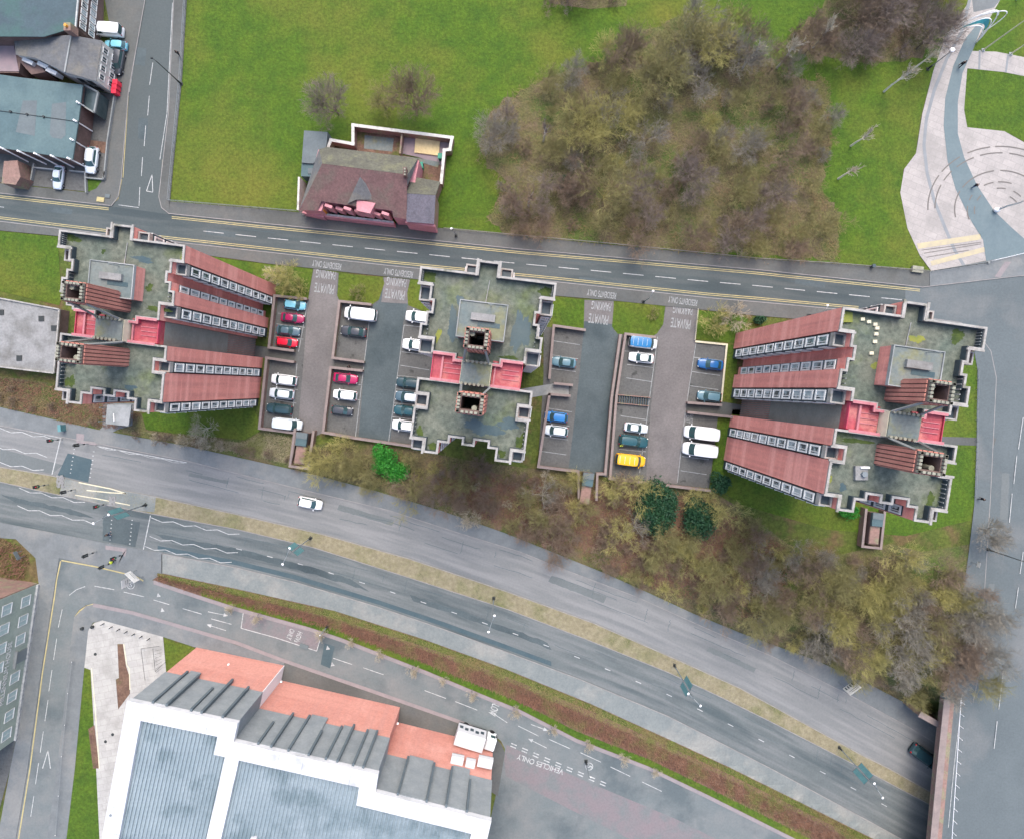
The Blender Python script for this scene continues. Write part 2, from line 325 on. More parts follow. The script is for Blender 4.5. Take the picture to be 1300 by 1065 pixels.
def road(name, top, bot, x0, x1, lift, m):
    o = SH(name, band(top, bot, x0, x1), lift, m); me = o.data; uv = me.uv_layers.new(name='UVMap')
    for l in me.loops:
        x, y, z = me.vertices[l.vertex_index].co; k = F / (H - z); px, py = x * k + CX, CY - y * k; a, b = interp(top, px), interp(bot, px)
        uv.data[l.index].uv = (px, (py - a) / (b - a))
    return o
def rough(poly, amp, step=9, seed=1):
    rr = random.Random(seed); out = []
    for i in range(len(poly)):
        a, b = poly[i], poly[(i + 1) % len(poly)]; L_ = math.hypot(b[0] - a[0], b[1] - a[1]); n = max(1, int(L_ / step))
        for k in range(n): t = k / n; out.append((a[0] + (b[0] - a[0]) * t + rr.gauss(0, amp), a[1] + (b[1] - a[1]) * t + rr.gauss(0, amp)))
    return out
def band(top, bot, x0, x1, step=30):
    xs = sorted({x0, x1} | {a for a, _ in top if x0 < a < x1} | {a for a, _ in bot if x0 < a < x1})
    return [(x, interp(top, x)) for x in xs] + [(x, interp(bot, x)) for x in reversed(xs)]
def off(tab, dy): return [(x, y + dy) for x, y in tab]
def strip(pts, wd):                            # polygons for a painted line along px points, width in px
    out = []
    for a, b in zip(pts, pts[1:]):
        dx, dy = b[0] - a[0], b[1] - a[1]; L = math.hypot(dx, dy) or 1; nx, ny = -dy / L * wd / 2, dx / L * wd / 2
        out.append([(a[0] + nx, a[1] + ny), (a[0] - nx, a[1] - ny), (b[0] - nx, b[1] - ny), (b[0] + nx, b[1] + ny)])
    return out
def dashes(tab, x0, x1, on, offl, wd, dy=0):
    out = []; x = x0
    while x < x1:
        out += strip([(x, interp(tab, x) + dy), (x + on, interp(tab, x + on) + dy)], wd); x += on + offl
    return out
def inside(poly, x, y):
    c = False; n = len(poly)
    for i in range(n):
        (x1, y1), (x2, y2) = poly[i], poly[(i + 1) % n]
        if (y1 > y) != (y2 > y) and x < (x2 - x1) * (y - y1) / (y2 - y1) + x1: c = not c
    return c
# ================================================================ GROUND, ROADS, PAVEMENTS
def ground():
    xs = [-2600, -1200, -600] + [i * G for i in range(-20, 142)] + [2400, 3400]
    ys = [-2600, -1200, -600] + [i * G for i in range(-20, 126)] + [2200, 3400]
    vs = [P(x, y, D(x, y)) for y in ys for x in xs]; n = len(xs); fs = []
    for j in range(len(ys) - 1):
        for i in range(n - 1):
            a, b, c, e = j * n + i, j * n + i + 1, (j + 1) * n + i, (j + 1) * n + i + 1
            fs += [(a, c, b), (b, c, e)]
    m = MB(); m.add(vs, fs); o = m.build('ground', 'rough_grass'); o['kind'] = 'structure'
ground()
T1 = [(-300,214),(0,246),(141,262),(215,272),(330,284),(493,300),(580,309),(660,317),(960,343),(1170,365),(1300,350),(1500,325)]
T1P = [(-300,196),(0,233),(132,240),(215,256),(330,265.5),(379,270),(564,290.6),(660,300),(960,329),(1055,335),(1180,345),(1300,323),(1500,298)]
T2 = [(-300,250),(0,281),(133,297),(229,308),(330,319),(493,337),(534,341),(708,358),(900,378),(960,383),(1069,393),(1150,400)]
TS = [(-300,262),(0,293),(73,300),(288,328),(339,335),(396,341),(486,351),(540,356),(708,376),(779,382),(886,393),(960,401),(1069,410),(1150,418)]
# roads
road('main_street', T1, T2, -300, 1150, .02, 'asphalt_dark')
SH('junction', [(1149,363.5),(1170,365),(1300,350),(1500,325),(1700,900),(1560,1500),(1130,1500),(1225,975),(1236,888),(1243,855),(1252,718),(1257,639),(1261,560),(1265,480),(1258,446),(1242,424),(1220,410),(1150,400)], .024, 'asphalt_east', flat=True)
SH('side_street', [(184,-300),(184,0),(163,117),(154,226),(150,250),(141,262.5),(215,272.5),(205,264),(201.5,250),(213.7,144),(220.5,0),(222,-300)], .024, 'asphalt_dark')
road('north_carriageway', N1, M1, -300, 1500, .02, 'asphalt_pale')
road('south_carriageway', M2, R2, -300, 1500, .02, 'asphalt_mid')
SH('median', band(M1, M2, -300, 1500), .14, 'dry_grass', skirt=.2)
K1 = [(118,766),(168,776),(255,801),(300,814),(361,837),(477,877),(577,912),(600,921)]
SH('service_street', [(75,708),(140,722),(193,736)] + S1[2:] + [(1500,1500),(520,1500),(640,962),(641,950),(636,940),(628,934),(600,921)] + K1[::-1][1:] + [(109,768),(100,774),(94,783),(88.6,826),(80.4,908),(72,975),(55,1100),(20,1500),(-60,1500),(14,1100),(35,975),(52,853),(67,758)], .022, 'asphalt_service')
# verges and pavements
SH('pavement_south_of_trees', band(NP, N1, -300, 1500), .12, 'pavement_pale', skirt=.2)
SH('footway', band(R2, F2, 205, 1500), .12, 'pavement_stone', skirt=.2)
SH('corner_paving', [(-300,610),(0,663),(129,688),(183,698),(206,701),(206,728),(193,736),(140,722),(75,708),(67,758),(52,853),(35,975),(14,1100),(-60,1500),(-200,1500),(-10,1100),(13,975),(25,915),(49,740),(45,708),(20,684),(-300,660)], .12, 'pavement_pale', skirt=.2)
SH('hedge_bank', band(F2, S1, 194, 1500), .10, 'litter')
SH('bank_grass', band(off(S1, -10), off(S1, -1), 256, 1400), .13, 'lawn')
SH('bank_olive', band(off(F2, 1), off(F2, 9), 200, 1400), .13, 'rough_grass')
SH('pavement_main_north', band(T1P, T1, 215, 1180), .12, 'pavement', skirt=.2)
SH('pavement_plaza_edge', [(1180.5,345),(1300,323),(1500,298),(1500,325),(1300,350),(1180.5,364)], .124, 'pavement_pale', skirt=.2)
SH('pavement_main_west', [(-300,196),(0,233),(112,245),(132,226),(136,180),(147,120),(150,90),(133,0),(133,-300),(184,-300),(184,0),(163,117),(154,226),(150,250),(141,262),(0,246),(-300,214)], .12, 'pavement', skirt=.2)
SH('pavement_side_street', [(222,-300),(220.5,0),(213.7,144),(201.5,250),(205,264),(215,272),(215.5,256),(231,100),(237,0),(239,-300)], .12, 'pavement', skirt=.2)
SH('pavement_main_south', band(T2, TS, -300, 1150), .12, 'pavement', skirt=.2)
SH('pavement_east', [(1150,400),(1220,410),(1242,424),(1258,446),(1265,480),(1261,560),(1257,639),(1252,718),(1243,855),(1236,888),(1225,975),(1190,1200),(1160,1200),(1183,1060),(1192,975),(1200,888),(1216,800),(1230,700),(1237,640),(1240,560),(1241,470),(1236,440),(1215,425),(1150,418)], .13, 'asphalt_east', flat=True)
# kerb stones, a real step of their own beside each pavement
kb = []
for tab, a, b, dy in ((N1,-300,1195,-.4),(T1,215,1170,-.4),(T1,-300,140,-.4),(T2,-300,1080,.4),(R2,205,1150,.4),(M1,-300,1180,.5),(M2,-300,1180,-.5)):
    pts = [(x, interp(tab, x) + dy) for x in sorted({a, b} | {q for q, _ in tab if a < q < b})]
    kb += strip(pts, 1.0)
for pts in ([(222,-300),(220.5,0),(213.7,144),(201.5,250),(205,264),(215,272)],[(184,-300),(184,0),(163,117),(154,226),(150,250),(141,262)],[(1265,480),(1261,560),(1257,639),(1252,718),(1243,855),(1236,888),(1225,975)],[(1265,480),(1258,446),(1242,424),(1220,410),(1150,400)],[(1170,365),(1300,350),(1500,325)]):
    kb += strip(pts, .9)
sheet('kerb_stones', kb, .145, 'kerb')
SH('service_kerb', band(off(S1, -.5), off(S1, 4.5), 195, 1200), .13, 'pavement_pink', skirt=.15)
sheet('service_south_kerb', strip([(x, y + 1.5) for x, y in K1], 4.5), .13, 'pavement_pink')
# lawns
SH('park_lawn', [(239,-300),(237,0),(231,100),(216,256)] + [(x, interp(T1P, x) - .5) for x in (330,379,564,660,960,1055,1180)] + [(1167,325),(1144,250),(1147,215),(1162,200),(1168,150),(1185,90),(1200,48),(1232,0),(1240,-300)], .05, 'lawn')
SH('plaza_lawn', [(1228,88),(1250,88),(1275,92),(1300,97),(1500,150),(1500,200),(1325,195),(1300,180),(1275,167),(1228,162),(1224,140)], .05, 'lawn')
SH('bank_lawn', [(1290,-300),(1262,10),(1233,65),(1265,66),(1300,73),(1500,110),(1500,-300)], .05, 'lawn')
SH('corner_lawn', [(-300,270),(0,294),(73,301),(78,380),(75,388),(0,370),(-300,340)], .05, 'lawn')
SH('tower_lawn', [(1150,419),(1215,426),(1236,440),(1241,470),(1240,560),(1237,640),(1232,660),(1150,680),(1050,672),(940,640),(905,615),(912,530),(928,531),(930,520),(1120,520),(1130,470)], .05, 'lawn')
SH('verge_lawn', [(180,525),(205,520),(320,512),(333,545),(310,558),(240,552),(185,545)], .05, 'lawn')
SH('lawn_behind_tower', [(288,329),(339,336),(345,338),(350,378),(351,400),(240,400),(230,320)], .05, 'lawn')
for i, q in enumerate(([(341,336),(370,339),(397,342),(391,380),(352,376)], [(430,347.5),(486,352),(488,360),(481,381),(472,387),(434,383),(428,376),(429,365)], [(521,354),(545,358),(545,398),(518,388),(517,372)], [(700,377),(742,381),(741,420),(702,414)], [(779.5,383),(845,385),(842,412),(834,424),(826,428),(784,424),(777,415)], [(886,394),(930,399),(950,405),(935,436),(884,431)], [(922,437),(938,440),(930,512),(915,508)], [(928,530),(925,560),(910,610),(903,612),(911,531)])):
    SH('grass_plot', q, .06, 'lawn')
SH('path', [(1120,552),(1265,556),(1262,566),(1120,562)], .07, 'pavement')
# bare earth and leaf litter
SH('leaf_litter', [(-300,440),(0,478),(60,486),(120,505),(160,515),(180,525),(188,546),(240,553),(312,559),(335,545),(380,556),(395,565),(450,560),(520,570),(600,585)] + [(680,595),(733,600),(773,612),(830,616),(905,624),(940,645),(1000,690),(1060,705),(1130,690),(1170,700),(1235,690),(1232,700),(1215,805),(1200,888),(1200,918)] + [(x, y - 1) for x, y in NP[::-1] if -300 <= x < 1200], .03, 'scrub_soil')
COPSE = [(612,165),(640,125),(700,95),(770,78),(800,45),(880,18),(935,45),(1000,95),(1048,105),(1054,180),(1040,240),(1065,275),(1062,332),(900,322),(640,298),(622,275),(640,230),(610,200)]
THICKET = [(985,62),(1040,20),(1060,-20),(1200,-20),(1195,30),(1170,70),(1110,82),(1060,78)]
SH('leaf_litter', rough([(600,600),(690,606),(733,608),(775,620),(905,632),(930,660),(900,745),(820,742),(760,716),(690,690),(620,662),(560,640),(545,600)], 3, 8), .06, 'litter')
SH('copse_floor', rough(COPSE, 2.6, 7), .075, 'scrub_soil'); SH('thicket_floor', rough(THICKET, 2.6, 7, 2), .075, 'scrub_soil')
SH('litter_patch', [(690,-20),(800,-20),(795,8),(750,12),(700,5)], .07, 'scrub_soil')
# car parks
SH('west_car_park', [(351,377),(391,381),(398,341),(430,347),(428,378),(433,384),(472,388),(487,352),(521,355),(517,386),(545,400),(620,440),(600,540),(560,567),(520,565),(451,556),(413,548),(385,560),(379,549),(333,543),(342,455),(345,442)], .03, 'asphalt_bay')
SH('east_car_park', [(690,415),(741,420),(742,381),(779,382),(777,418),(792,424),(830,428),(846,385),(886,392),(883,433),(922,437),(915,510),(940,514),(940,529),(912,530),(900,620),(815,610),(773,606),(733,597),(683,591),(690,480)], .03, 'asphalt_bay')
SH('car_park_lane', [(398,342),(429,347),(427,372),(431,384),(428,420),(421,470),(413,548),(385,560),(378,546),(386,450),(391,381)], .035, 'asphalt_mauve')
SH('car_park_lane', [(488,353),(521,356),(518,386),(512,410),(504,480),(495,563),(455,557),(463,460),(472,388),(480,384)], .035, 'asphalt_blue')
SH('car_park_lane', [(742,408),(778,412),(779,420),(790,430),(780,505),(768,605),(733,596),(722,594),(733,500),(741,420)], .035, 'asphalt_blue')
SH('car_park_lane', [(846,386),(886,392),(883,433),(878,470),(871,530),(860,614),(820,610),(826,520),(836,440),(830,428),(842,412)], .035, 'asphalt_mauve')
SH('drive_mouth', [(742,382),(779,383),(779,412),(741,408)], .037, 'asphalt_mauve'); SH('drive_mouth', [(488,353),(521,356),(518,386),(484,384)], .038, 'asphalt_mauve')
SH('path', [(315,438),(373,445),(372,460),(315,452)], .05, 'pavement'); SH('path', [(871,511),(1000,517),(1000,530),(871,523)], .05, 'pavement'); SH('path', [(655,495),(704,487),(722,489),(722,501),(697,501),(655,508)], .05, 'concrete')
SH('path', [(130,512),(170,512),(168,540),(150,545),(122,560),(112,560),(130,542)], .06, 'pavement_pale')
# paint: bays, centre lines, edge lines
wp = []; yp = []
def L(*pts, w=1.0, t=wp): t.extend(strip(list(pts), w))
for x in range(-300, 0, 40): wp += strip([(x, interp(T1, x) + 17), (x + 25, interp(T1, x + 25) + 17)], .8)
mid = [(x, (interp(T1, x) + interp(T2, x)) / 2) for x in range(-300, 1160, 20)]
wp += dashes(mid, 258, 1130, 26, 15, .9)
for tab, a, b, s in ((T1, 218, 1168, 1), (T1, -300, 138, 1), (T2, -300, 1090, -1)):
    for o_ in (3.0, 5.2):
        xs = sorted({a, b} | {q for q, _ in tab if a < q < b}); yp += strip([(x, interp(tab, x) + s * o_) for x in xs], .9)
L((154.5,228),(150,252),(143,259),(130,258), w=1.2, t=yp); L((207,203),(203,242), w=1.5, t=yp); L((163,122),(156,226), w=.9, t=yp)
L((183,4),(164,117), w=.8); L((219,4),(212,144),(203,203), w=.8)
for a, b in (((194,80),(190,108)),((189.5,122),(187.5,147)),((185,160),(183,186)),((181,200),(179.5,224)),((177.5,238),(176.5,262))): L(a, b, w=.8)
L((150,260.5),(176,264), w=.7); L((186,243),(193,222), w=.9); L((193,222),(194,244), w=.9); L((186,243),(194,244.5), w=.9)
# dual carriageway
def zigzag(tab, x0, x1, dy, amp=1.6, w=.9):
    pts = []; x = x0; k = 0
    while x < x1: pts.append((x, interp(tab, x) + dy + (amp if k % 2 else -amp))); x += 14; k += 1
    wp.extend(strip(pts, w))
zigzag(N1, 0, 72, 4); zigzag(M1, 0, 66, -4); zigzag(N1, -10, 70, 27); zigzag(N1, 122, 238, 4, 1, .5)
zigzag(M2, 24, 118, 3); zigzag(M2, 22, 130, 26); zigzag(M2, 192, 305, 6); zigzag(M2, 190, 305, 30); zigzag(R2, 182, 298, -4)
L((77,556),(66,602), w=1.3); L((191,654),(182,697), w=1.3); L((0,540.5),(78,556), w=.9); L((122,566),(237,587), w=1.1)
for k in range(7): L((93.5 - k * .8, 570 + k * 5),(95 - k * .8, 570 + k * 5), w=1.2); L((118 - k * .8, 573 + k * 5.4),(120 - k * .8, 573 + k * 5.4), w=1.2); L((141 - k * .4, 660 + k * 5),(142.5 - k * .4, 660 + k * 5), w=1.2); L((167 - k * .5, 660 + k * 5),(168.5 - k * .5, 660 + k * 5), w=1.2)
cl = [(x, (interp(M2, x) + interp(R2, x)) / 2) for x in range(0, 1400, 20)]
wp += dashes(cl, 300, 1150, 7, 32, .9)
cl2 = [(x, (interp(N1, x) + interp(M1, x)) / 2) for x in range(0, 1400, 20)]
L((15,712.5),(128,735.5), w=1.2) if False else None
L((12,672),(127,696), w=1.3); L((160,703),(291,730), w=1.3)
# service street
for pts in ([(88,755),(97,748),(108,744)],[(120,743.5),(145,748)],[(157,751),(183,757)],[(195,761),(215,767)],[(232,772),(256,779)],[(268,785),(294,792)],[(423,835),(447,843)],[(461,847),(487,856)],[(539,876),(566,886)],[(578,890),(606,901)],[(623,903),(644,917)],[(658,921),(684,934)],[(697,938),(724,950)],[(737,955),(763,967)],[(775,973),(800,985)],[(815,992),(840,1004)]):
    L(*pts, w=.9)
for a in [((79,773),(74,796)),((72,810),(68,837)),((66,850),(62,877)),((61,888),(57,915)),((55,928),(51,955)),((49,968),(45,995)),((43,1010),(39,1036))]: L(*a, w=.9)
L((61,952),(54,975), w=1.2); L((61,952),(64,975), w=1.2); L((100,845),(102,820), w=4.5) 
def arrow(a, b, wd=.9):
    L(a, b, w=wd); dx, dy = b[0] - a[0], b[1] - a[1]; l = math.hypot(dx, dy); ux, uy = dx / l, dy / l
    wp.append([(b[0] + ux * 6, b[1] + uy * 6), (b[0] - uy * 2.4, b[1] + ux * 2.4), (b[0] + uy * 2.4, b[1] - ux * 2.4)])
arrow((264,776),(284,780)); arrow((287,800),(268,794)); arrow((674,919),(690,925)); arrow((694,949),(676,940))
for a in ((201,755),(206,774),(416,822),(422,843)): wp.append([(a[0] - 2, a[1] + 2.4), (a[0] - .5, a[1] - 3), (a[0] + 3, a[1] + 1.6)])
BOX = [(309,776),(408,806),(402,826),(306,797)]
L((309,776),(306,797),(350,809),(402,826),(408,806), w=1.0)
for k in range(9):
    x, y = 649 + 14.2 * k, 943 + 6 * k
    for q in (0, 3.4): L((x - q * .3, y + q),(x + 7 - q * .3, y + 3 + q), w=1.3)
for tab_ in ([(75,712),(70,735),(67,758),(52,853),(36,975),(14,1110)], [(76,711),(120,719),(170,731),(180,737)]): L(*[(x + 2, y) for x, y in tab_], w=1.6, t=yp)
L((109,769.5),(101,775),(95,783),(90,826),(81.5,908),(73,975), w=1.5, t=yp); L((110,769),(118,766.5),(168,776.5),(200,785), w=1.5, t=yp)
L((200,785),(255,801.5),(300,815),(361,838),(477,878),(577,913),(600,922), w=.9); 
for a, b in (((255,803),(249,820)),((362,838),(360,848)),((377,844),(373,863)),((478,879),(476,888)),((508,890),(505,905)),((523,895),(520,916))): L(a, b, w=1.1)
# east road
for a, b in (((1299,530),(1293,570)),((1291,578),(1287,614)),((1285,626),(1281.5,663)),((1299,700),(1295,728)),((1293,745),(1289,772)),((1274,850),(1268,900)),((1266,915),(1262,950))): L(a, b, w=.9)
L((1222,880),(1211,975),(1204,1050), w=.8)
sheet('road_marking', [q for q in wp if q[0][0] < 1190 or q[0][1] > 2000], .045, 'white_paint')
sheet('road_marking', [q for q in wp if q[0][0] >= 1190], .16, 'white_paint', flat=True)
sheet('yellow_line', yp, .05, 'yellow_paint')
# bay lines
wp = bl = []
for a, b in (((391,382),(379,447)),((377,462),(370,545)),((353,398),(388,402)),((351,411.5),(387,416)),((349,427),(385,431)),
             ((348,474),(380,479)),((346,490),(378,495)),((345,507),(376,512)),((341,523),(372,528)),((471,389),(451,556)),((460,489),(424,485)),((458,508),(422,504)),
             ((513,413),(493,563)),((513,413),(546,417)),((510,447),(545,451)),((508,464),(545,470)),((504,477),(545,481)),((502,494),(545,498)),((500,512),(545,515)),((497,529),(530,533)),
             ((702,433),(736,438)),((701,451),(734,456)),((698,468),(731,472)),((694,518),(726,523)),((690,536),(723,541)),((687,554),(721,558)),((684,572),(719,577)),
             ((835,428),(812,600)),((793,446),(830,449)),((796,463),(830,467)),((795,480),(828,485)),((788,528),(822,533)),((786,570),(820,573)),
             ((884,433),(872,510)),((870,523),(860,612)),((881,454),(916,458)),((878,472),(914,477)),((876,490),(912,495)),((866,579),(900,583)),((864,597),(897,602))):
    L(a, b, w=.8, t=bl)
sheet('bay_line', bl, .05, 'worn_paint')
SH('worn_red_bay', BOX, .032, 'bus_red'); SH('worn_red_lane', [(643,945),(700,972),(760,998),(860,1040),(960,1090),(900,1110),(800,1065),(720,1025),(642,985),(640,965)], .032, 'bus_red')
# darker resurfaced and damp patches on the carriageways
SH('tarmac_patch', [(86,575),(117,583),(112,612),(73,603)], .03, 'asphalt_wet'); SH('tarmac_patch', rough([(131,654),(178,662),(172,694),(130,686)], .3, 5), .03, 'asphalt_blue')
for x0, x1, f0, f1 in ((195, 470, .50, .66), (520, 700, .42, .55), (0, 120, .30, .42)): SH('tarmac_patch', rough([(x, interp(M2, x) + (interp(R2, x) - interp(M2, x)) * f0) for x in range(x0, x1, 25)] + [(x, interp(M2, x) + (interp(R2, x) - interp(M2, x)) * f1) for x in range(x1, x0, -25)], .5, 6, x0), .029, 'asphalt_blue')

SH('tarmac_patch', [(0,569),(80,590),(66,601),(0,588)], .03, 'asphalt_mid'); SH('tarmac_patch', [(412,816),(425,820),(419,848),(407,843)], .03, 'asphalt_wet')
for q in ([(262,291),(300,295),(299,302),(261,298)], [(600,338),(634,342),(633,350),(599,346)], [(1010,352),(1048,356),(1047,366),(1009,361)], [(172,60),(186,62),(184,84),(170,82)], [(176,150),(188,151),(186,178),(175,176)], [(60,262),(92,266),(91,273),(59,269)], [(735,352),(790,358),(790,362),(735,356)]): SH('tarmac_patch', rough(q, .25, 4), .028, 'asphalt_blue')
for q in ([(430,640),(500,660),(498,667),(428,647)], [(700,730),(770,757),(766,765),(696,738)], [(240,600),(290,610),(289,614),(239,604)], [(900,820),(960,848),(957,853),(897,826)]): SH('tarmac_patch', rough(q, .3, 5), .03, 'asphalt_mid')
for q in ([(1272,600),(1282,601),(1279,660),(1269,659)], [(1255,740),(1263,741),(1260,790),(1252,788)]): SH('tarmac_patch', rough(q, .3, 5), .034, 'asphalt_mid', flat=True)
rs = random.Random(77); seams = []
for tab, a, b, dy in ((N1, 130, 1150, 13), (N1, 240, 1150, 25), (N1, 300, 900, 6), (M2, 310, 1100, 9), (M2, 200, 1100, 22), (T1, 300, 1100, 9)):
    x = a
    while x < b:
        n_ = rs.randint(4, 12); pts = []; oy = rs.gauss(0, 1.2)
        for k in range(n_): pts.append((x, interp(tab, x) + dy + oy + rs.gauss(0, .35))); x += 7
        seams += strip(pts, .45); x += rs.randint(15, 90)
for k in range(26):
    tab = rs.choice((N1, M2)); x = rs.uniform(250, 1120); y0 = interp(tab, x) + rs.uniform(2, 12); pts = [(x + rs.gauss(0, .5) - .35 * q, y0 + 1.6 * q) for q in range(rs.randint(4, 11))]; seams += strip(pts, .4)
sheet('tar_seam', seams, .034, 'asphalt_wet')
SH('south_gutter', band(off(R2, -9), off(R2, -3), 200, 700), .032, 'asphalt_wet')
# lettering painted on the road
def to_mesh(o):
    bpy.context.view_layer.update(); me = bpy.data.meshes.new_from_object(o.evaluated_get(bpy.context.evaluated_depsgraph_get())); n = bpy.data.objects.new('x', me); nm = o.name; n.matrix_world = o.matrix_world.copy()
    for k in o.keys(): n[k] = o[k]
    bpy.data.objects.remove(o); n.name = nm.split('.')[0]; COL.objects.link(n); return n
def text(body, px, py, length, height, ang, z=.06, m='white_paint', name='road_lettering', flat=True):
    c = bpy.data.curves.new(name, 'FONT'); c.body = body; c.align_x = 'CENTER'; c.align_y = 'CENTER'; c.size = 1; c.offset = .012
    o = bpy.data.objects.new(name, c); COL.objects.link(o); bpy.context.view_layer.update()
    dx, dy = max(o.dimensions.x, .1), max(o.dimensions.y, .1); s = .148
    g = D(px, py); o.location = P(px, py, g + z); o.scale = (length * s / dx, height * s / dy, 1); o.rotation_euler = (0, 0, R(ang)); c.materials.append(MATS[m]); o['kind'] = 'structure'; return to_mesh(o)
for (x, y), (x2, y2), (x3, y3) in (((764,373.5),(763.5,388.5),(760,405)), ((867,382.5),(867,393.5),(864.5,410.5)), ((415,336.5),(413.8,348.5),(412,366)), ((506,346.5),(503.5,358),(501.5,373.5))):
    text('RESIDENTS ONLY', x, y, 37, 8, 172.5, .14, 'worn_paint'); text('PARKING', x2, y2, 25, 10.5, 172.5, .06, 'worn_paint'); text('PRIVATE', x3, y3, 25, 12, 172.5, .06, 'worn_paint')
text('HGVs', 378.5, 808, 14, 6.5, -112); text('ONLY', 368.5, 804.5, 14, 6.5, -112); text('SLOW', 627, 899, 17, 10, -113)
text('VEHICLES ONLY', 686, 969.5, 62, 7, 161); text('DISABLED', 877.5, 531, 13, 4.5, -98, .06, 'worn_paint'); text('ONLY', 872.5, 532, 9, 4.5, -98, .06, 'worn_paint')
for x, y, a in ((166,742.5,-25), (748,972.5,-112)):
    text('5', x, y, 4, 6, a); m = MB(); c = P(x, y, .06); rr = .148 * 5
    for k in range(24):
        a0, a1 = 2 * math.pi * k / 24, 2 * math.pi * (k + 1) / 24
        m.add([(c[0] + q * math.cos(t), c[1] + q * math.sin(t), .06) for q, t in ((rr, a0), (rr, a1), (rr * .82, a1), (rr * .82, a0))], [(0, 1, 2, 3)])
    m.build('speed_roundel', 'white_paint')['kind'] = 'structure'
# ---------------- plaza, north-east
SH('plaza', [(1240,-300),(1232,0),(1200,48),(1185,90),(1171,145),(1163,195),(1148,215),(1143,245),(1152,290),(1168,325),(1183,345),(1300,322),(1500,297),(1500,215),(1325,195),(1300,181),(1275,167),(1228,162),(1224,140),(1227,100),(1228,87),(1275,92),(1300,97),(1500,150),(1500,112),(1300,73),(1265,66),(1233,65),(1270,0),(1290,-300)], .08, 'plaza', skirt=.1)
SH('plaza_inlay', [(1239,33),(1248,30),(1236,62),(1222,93),(1216,130),(1216,170),(1224,200),(1240,235),(1262,268),(1285,290),(1309,311),(1311,320),(1290,326),(1258,332),(1252,332),(1248,305),(1234,283),(1213,240),(1203,205),(1198,160),(1200,125),(1210,85),(1225,50)], .10, 'plaza_teal')
sheet('plaza_stripe', strip([(1231,0),(1222,38),(1202,75),(1186,115),(1176,152),(1173,185),(1177,220),(1186,255),(1200,290),(1212,318),(1224,338)], 4), .095, 'plaza_line')
sheet('plaza_stripe', strip([(1244,64),(1243,88)], 2.5) + strip([(1280,69),(1277,92)], 2.5), .095, 'plaza_line')
SH('plaza_forecourt', [(1234,0),(1270,0),(1262,10),(1236,16)], .095, 'pavement_pale')
sheet('tactile_band', strip([(1165,313),(1245,301)], 7) + strip([(1182,335),(1250,317)], 6), .10, 'plaza_yellow')
sheet('drain_line', strip([(1170,318),(1246,308)], .8) + strip([(1173,322),(1246,310)], .8) + strip([(1176,327),(1230,318)], .8), .112, 'plaza_dark')
def arcs():
    c = (1270, 266); out = []
    for r_, segs in ((92, [(178,212),(216,236),(243,262),(266,300),(304,330)]), (83, [(180,205),(210,222),(228,246),(252,272),(278,296),(304,326)]), (58, [(168,208),(214,262),(270,305),(310,330)]), (42, [(160,188),(200,212),(240,258),(266,290)]), (33, [(170,190),(206,222),(262,282),(300,322)]), (24, [(300,330)])):
        for a0, a1 in segs:
            n = max(3, int((a1 - a0) / 5)); pts = [(c[0] + r_ * math.cos(R(a0 + (a1 - a0) * k / n)) * 1.0, c[1] + r_ * .85 * math.sin(R(a0 + (a1 - a0) * k / n)) + (r_ - 60) * -.05) for k in range(n + 1)]
            out += strip(pts, 1.5)
    sheet('paving_arc', out, .115, 'plaza_dark')
arcs()
# ---------------- pale square, south-west
SH('square_pavement', [(109,769),(118,767),(168,777),(255,803),(361,839),(360,850),(250,822),(207,808),(130,787),(118,790),(112,800),(107,847),(95,975),(80,1100),(55,1100),(72,975),(80.4,908),(88.6,826),(94,783)], .11, 'pavement_pale')
SH('pale_square', [(130,787),(207,808),(211,853),(200,880),(170,960),(150,1100),(128,1100),(122,975),(118,900),(115,850),(107,847),(109,812),(113,797),(120,790)], .10, 'concrete_pale')
SH('grass_plot', [(107,847),(116,848),(120,900),(123,975),(127,1100),(80,1100),(95,975)], .09, 'lawn'); SH('grass_plot', [(208,811),(250,823),(225,850),(211,853)], .09, 'lawn')
SH('planting_bed', [(149,817),(156,817),(160,845),(165,860),(165,880),(150,900),(147,862),(151,860)], .12, 'litter')
sheet('paving_line', strip([(157,817),(161,844),(164,848),(165,875)], 1.2) + strip([(116,848),(121,900),(126,975)], 1.2), .125, 'cream_paint')
SH('planting_bed', [(112,925),(120,920),(126,975),(118,975)], .11, 'litter')
SH('building_apron', [(361,839),(477,879),(577,914),(628,935),(637,945),(641,955),(632,1010),(500,930),(357,866),(358,850)], .06, 'pavement')
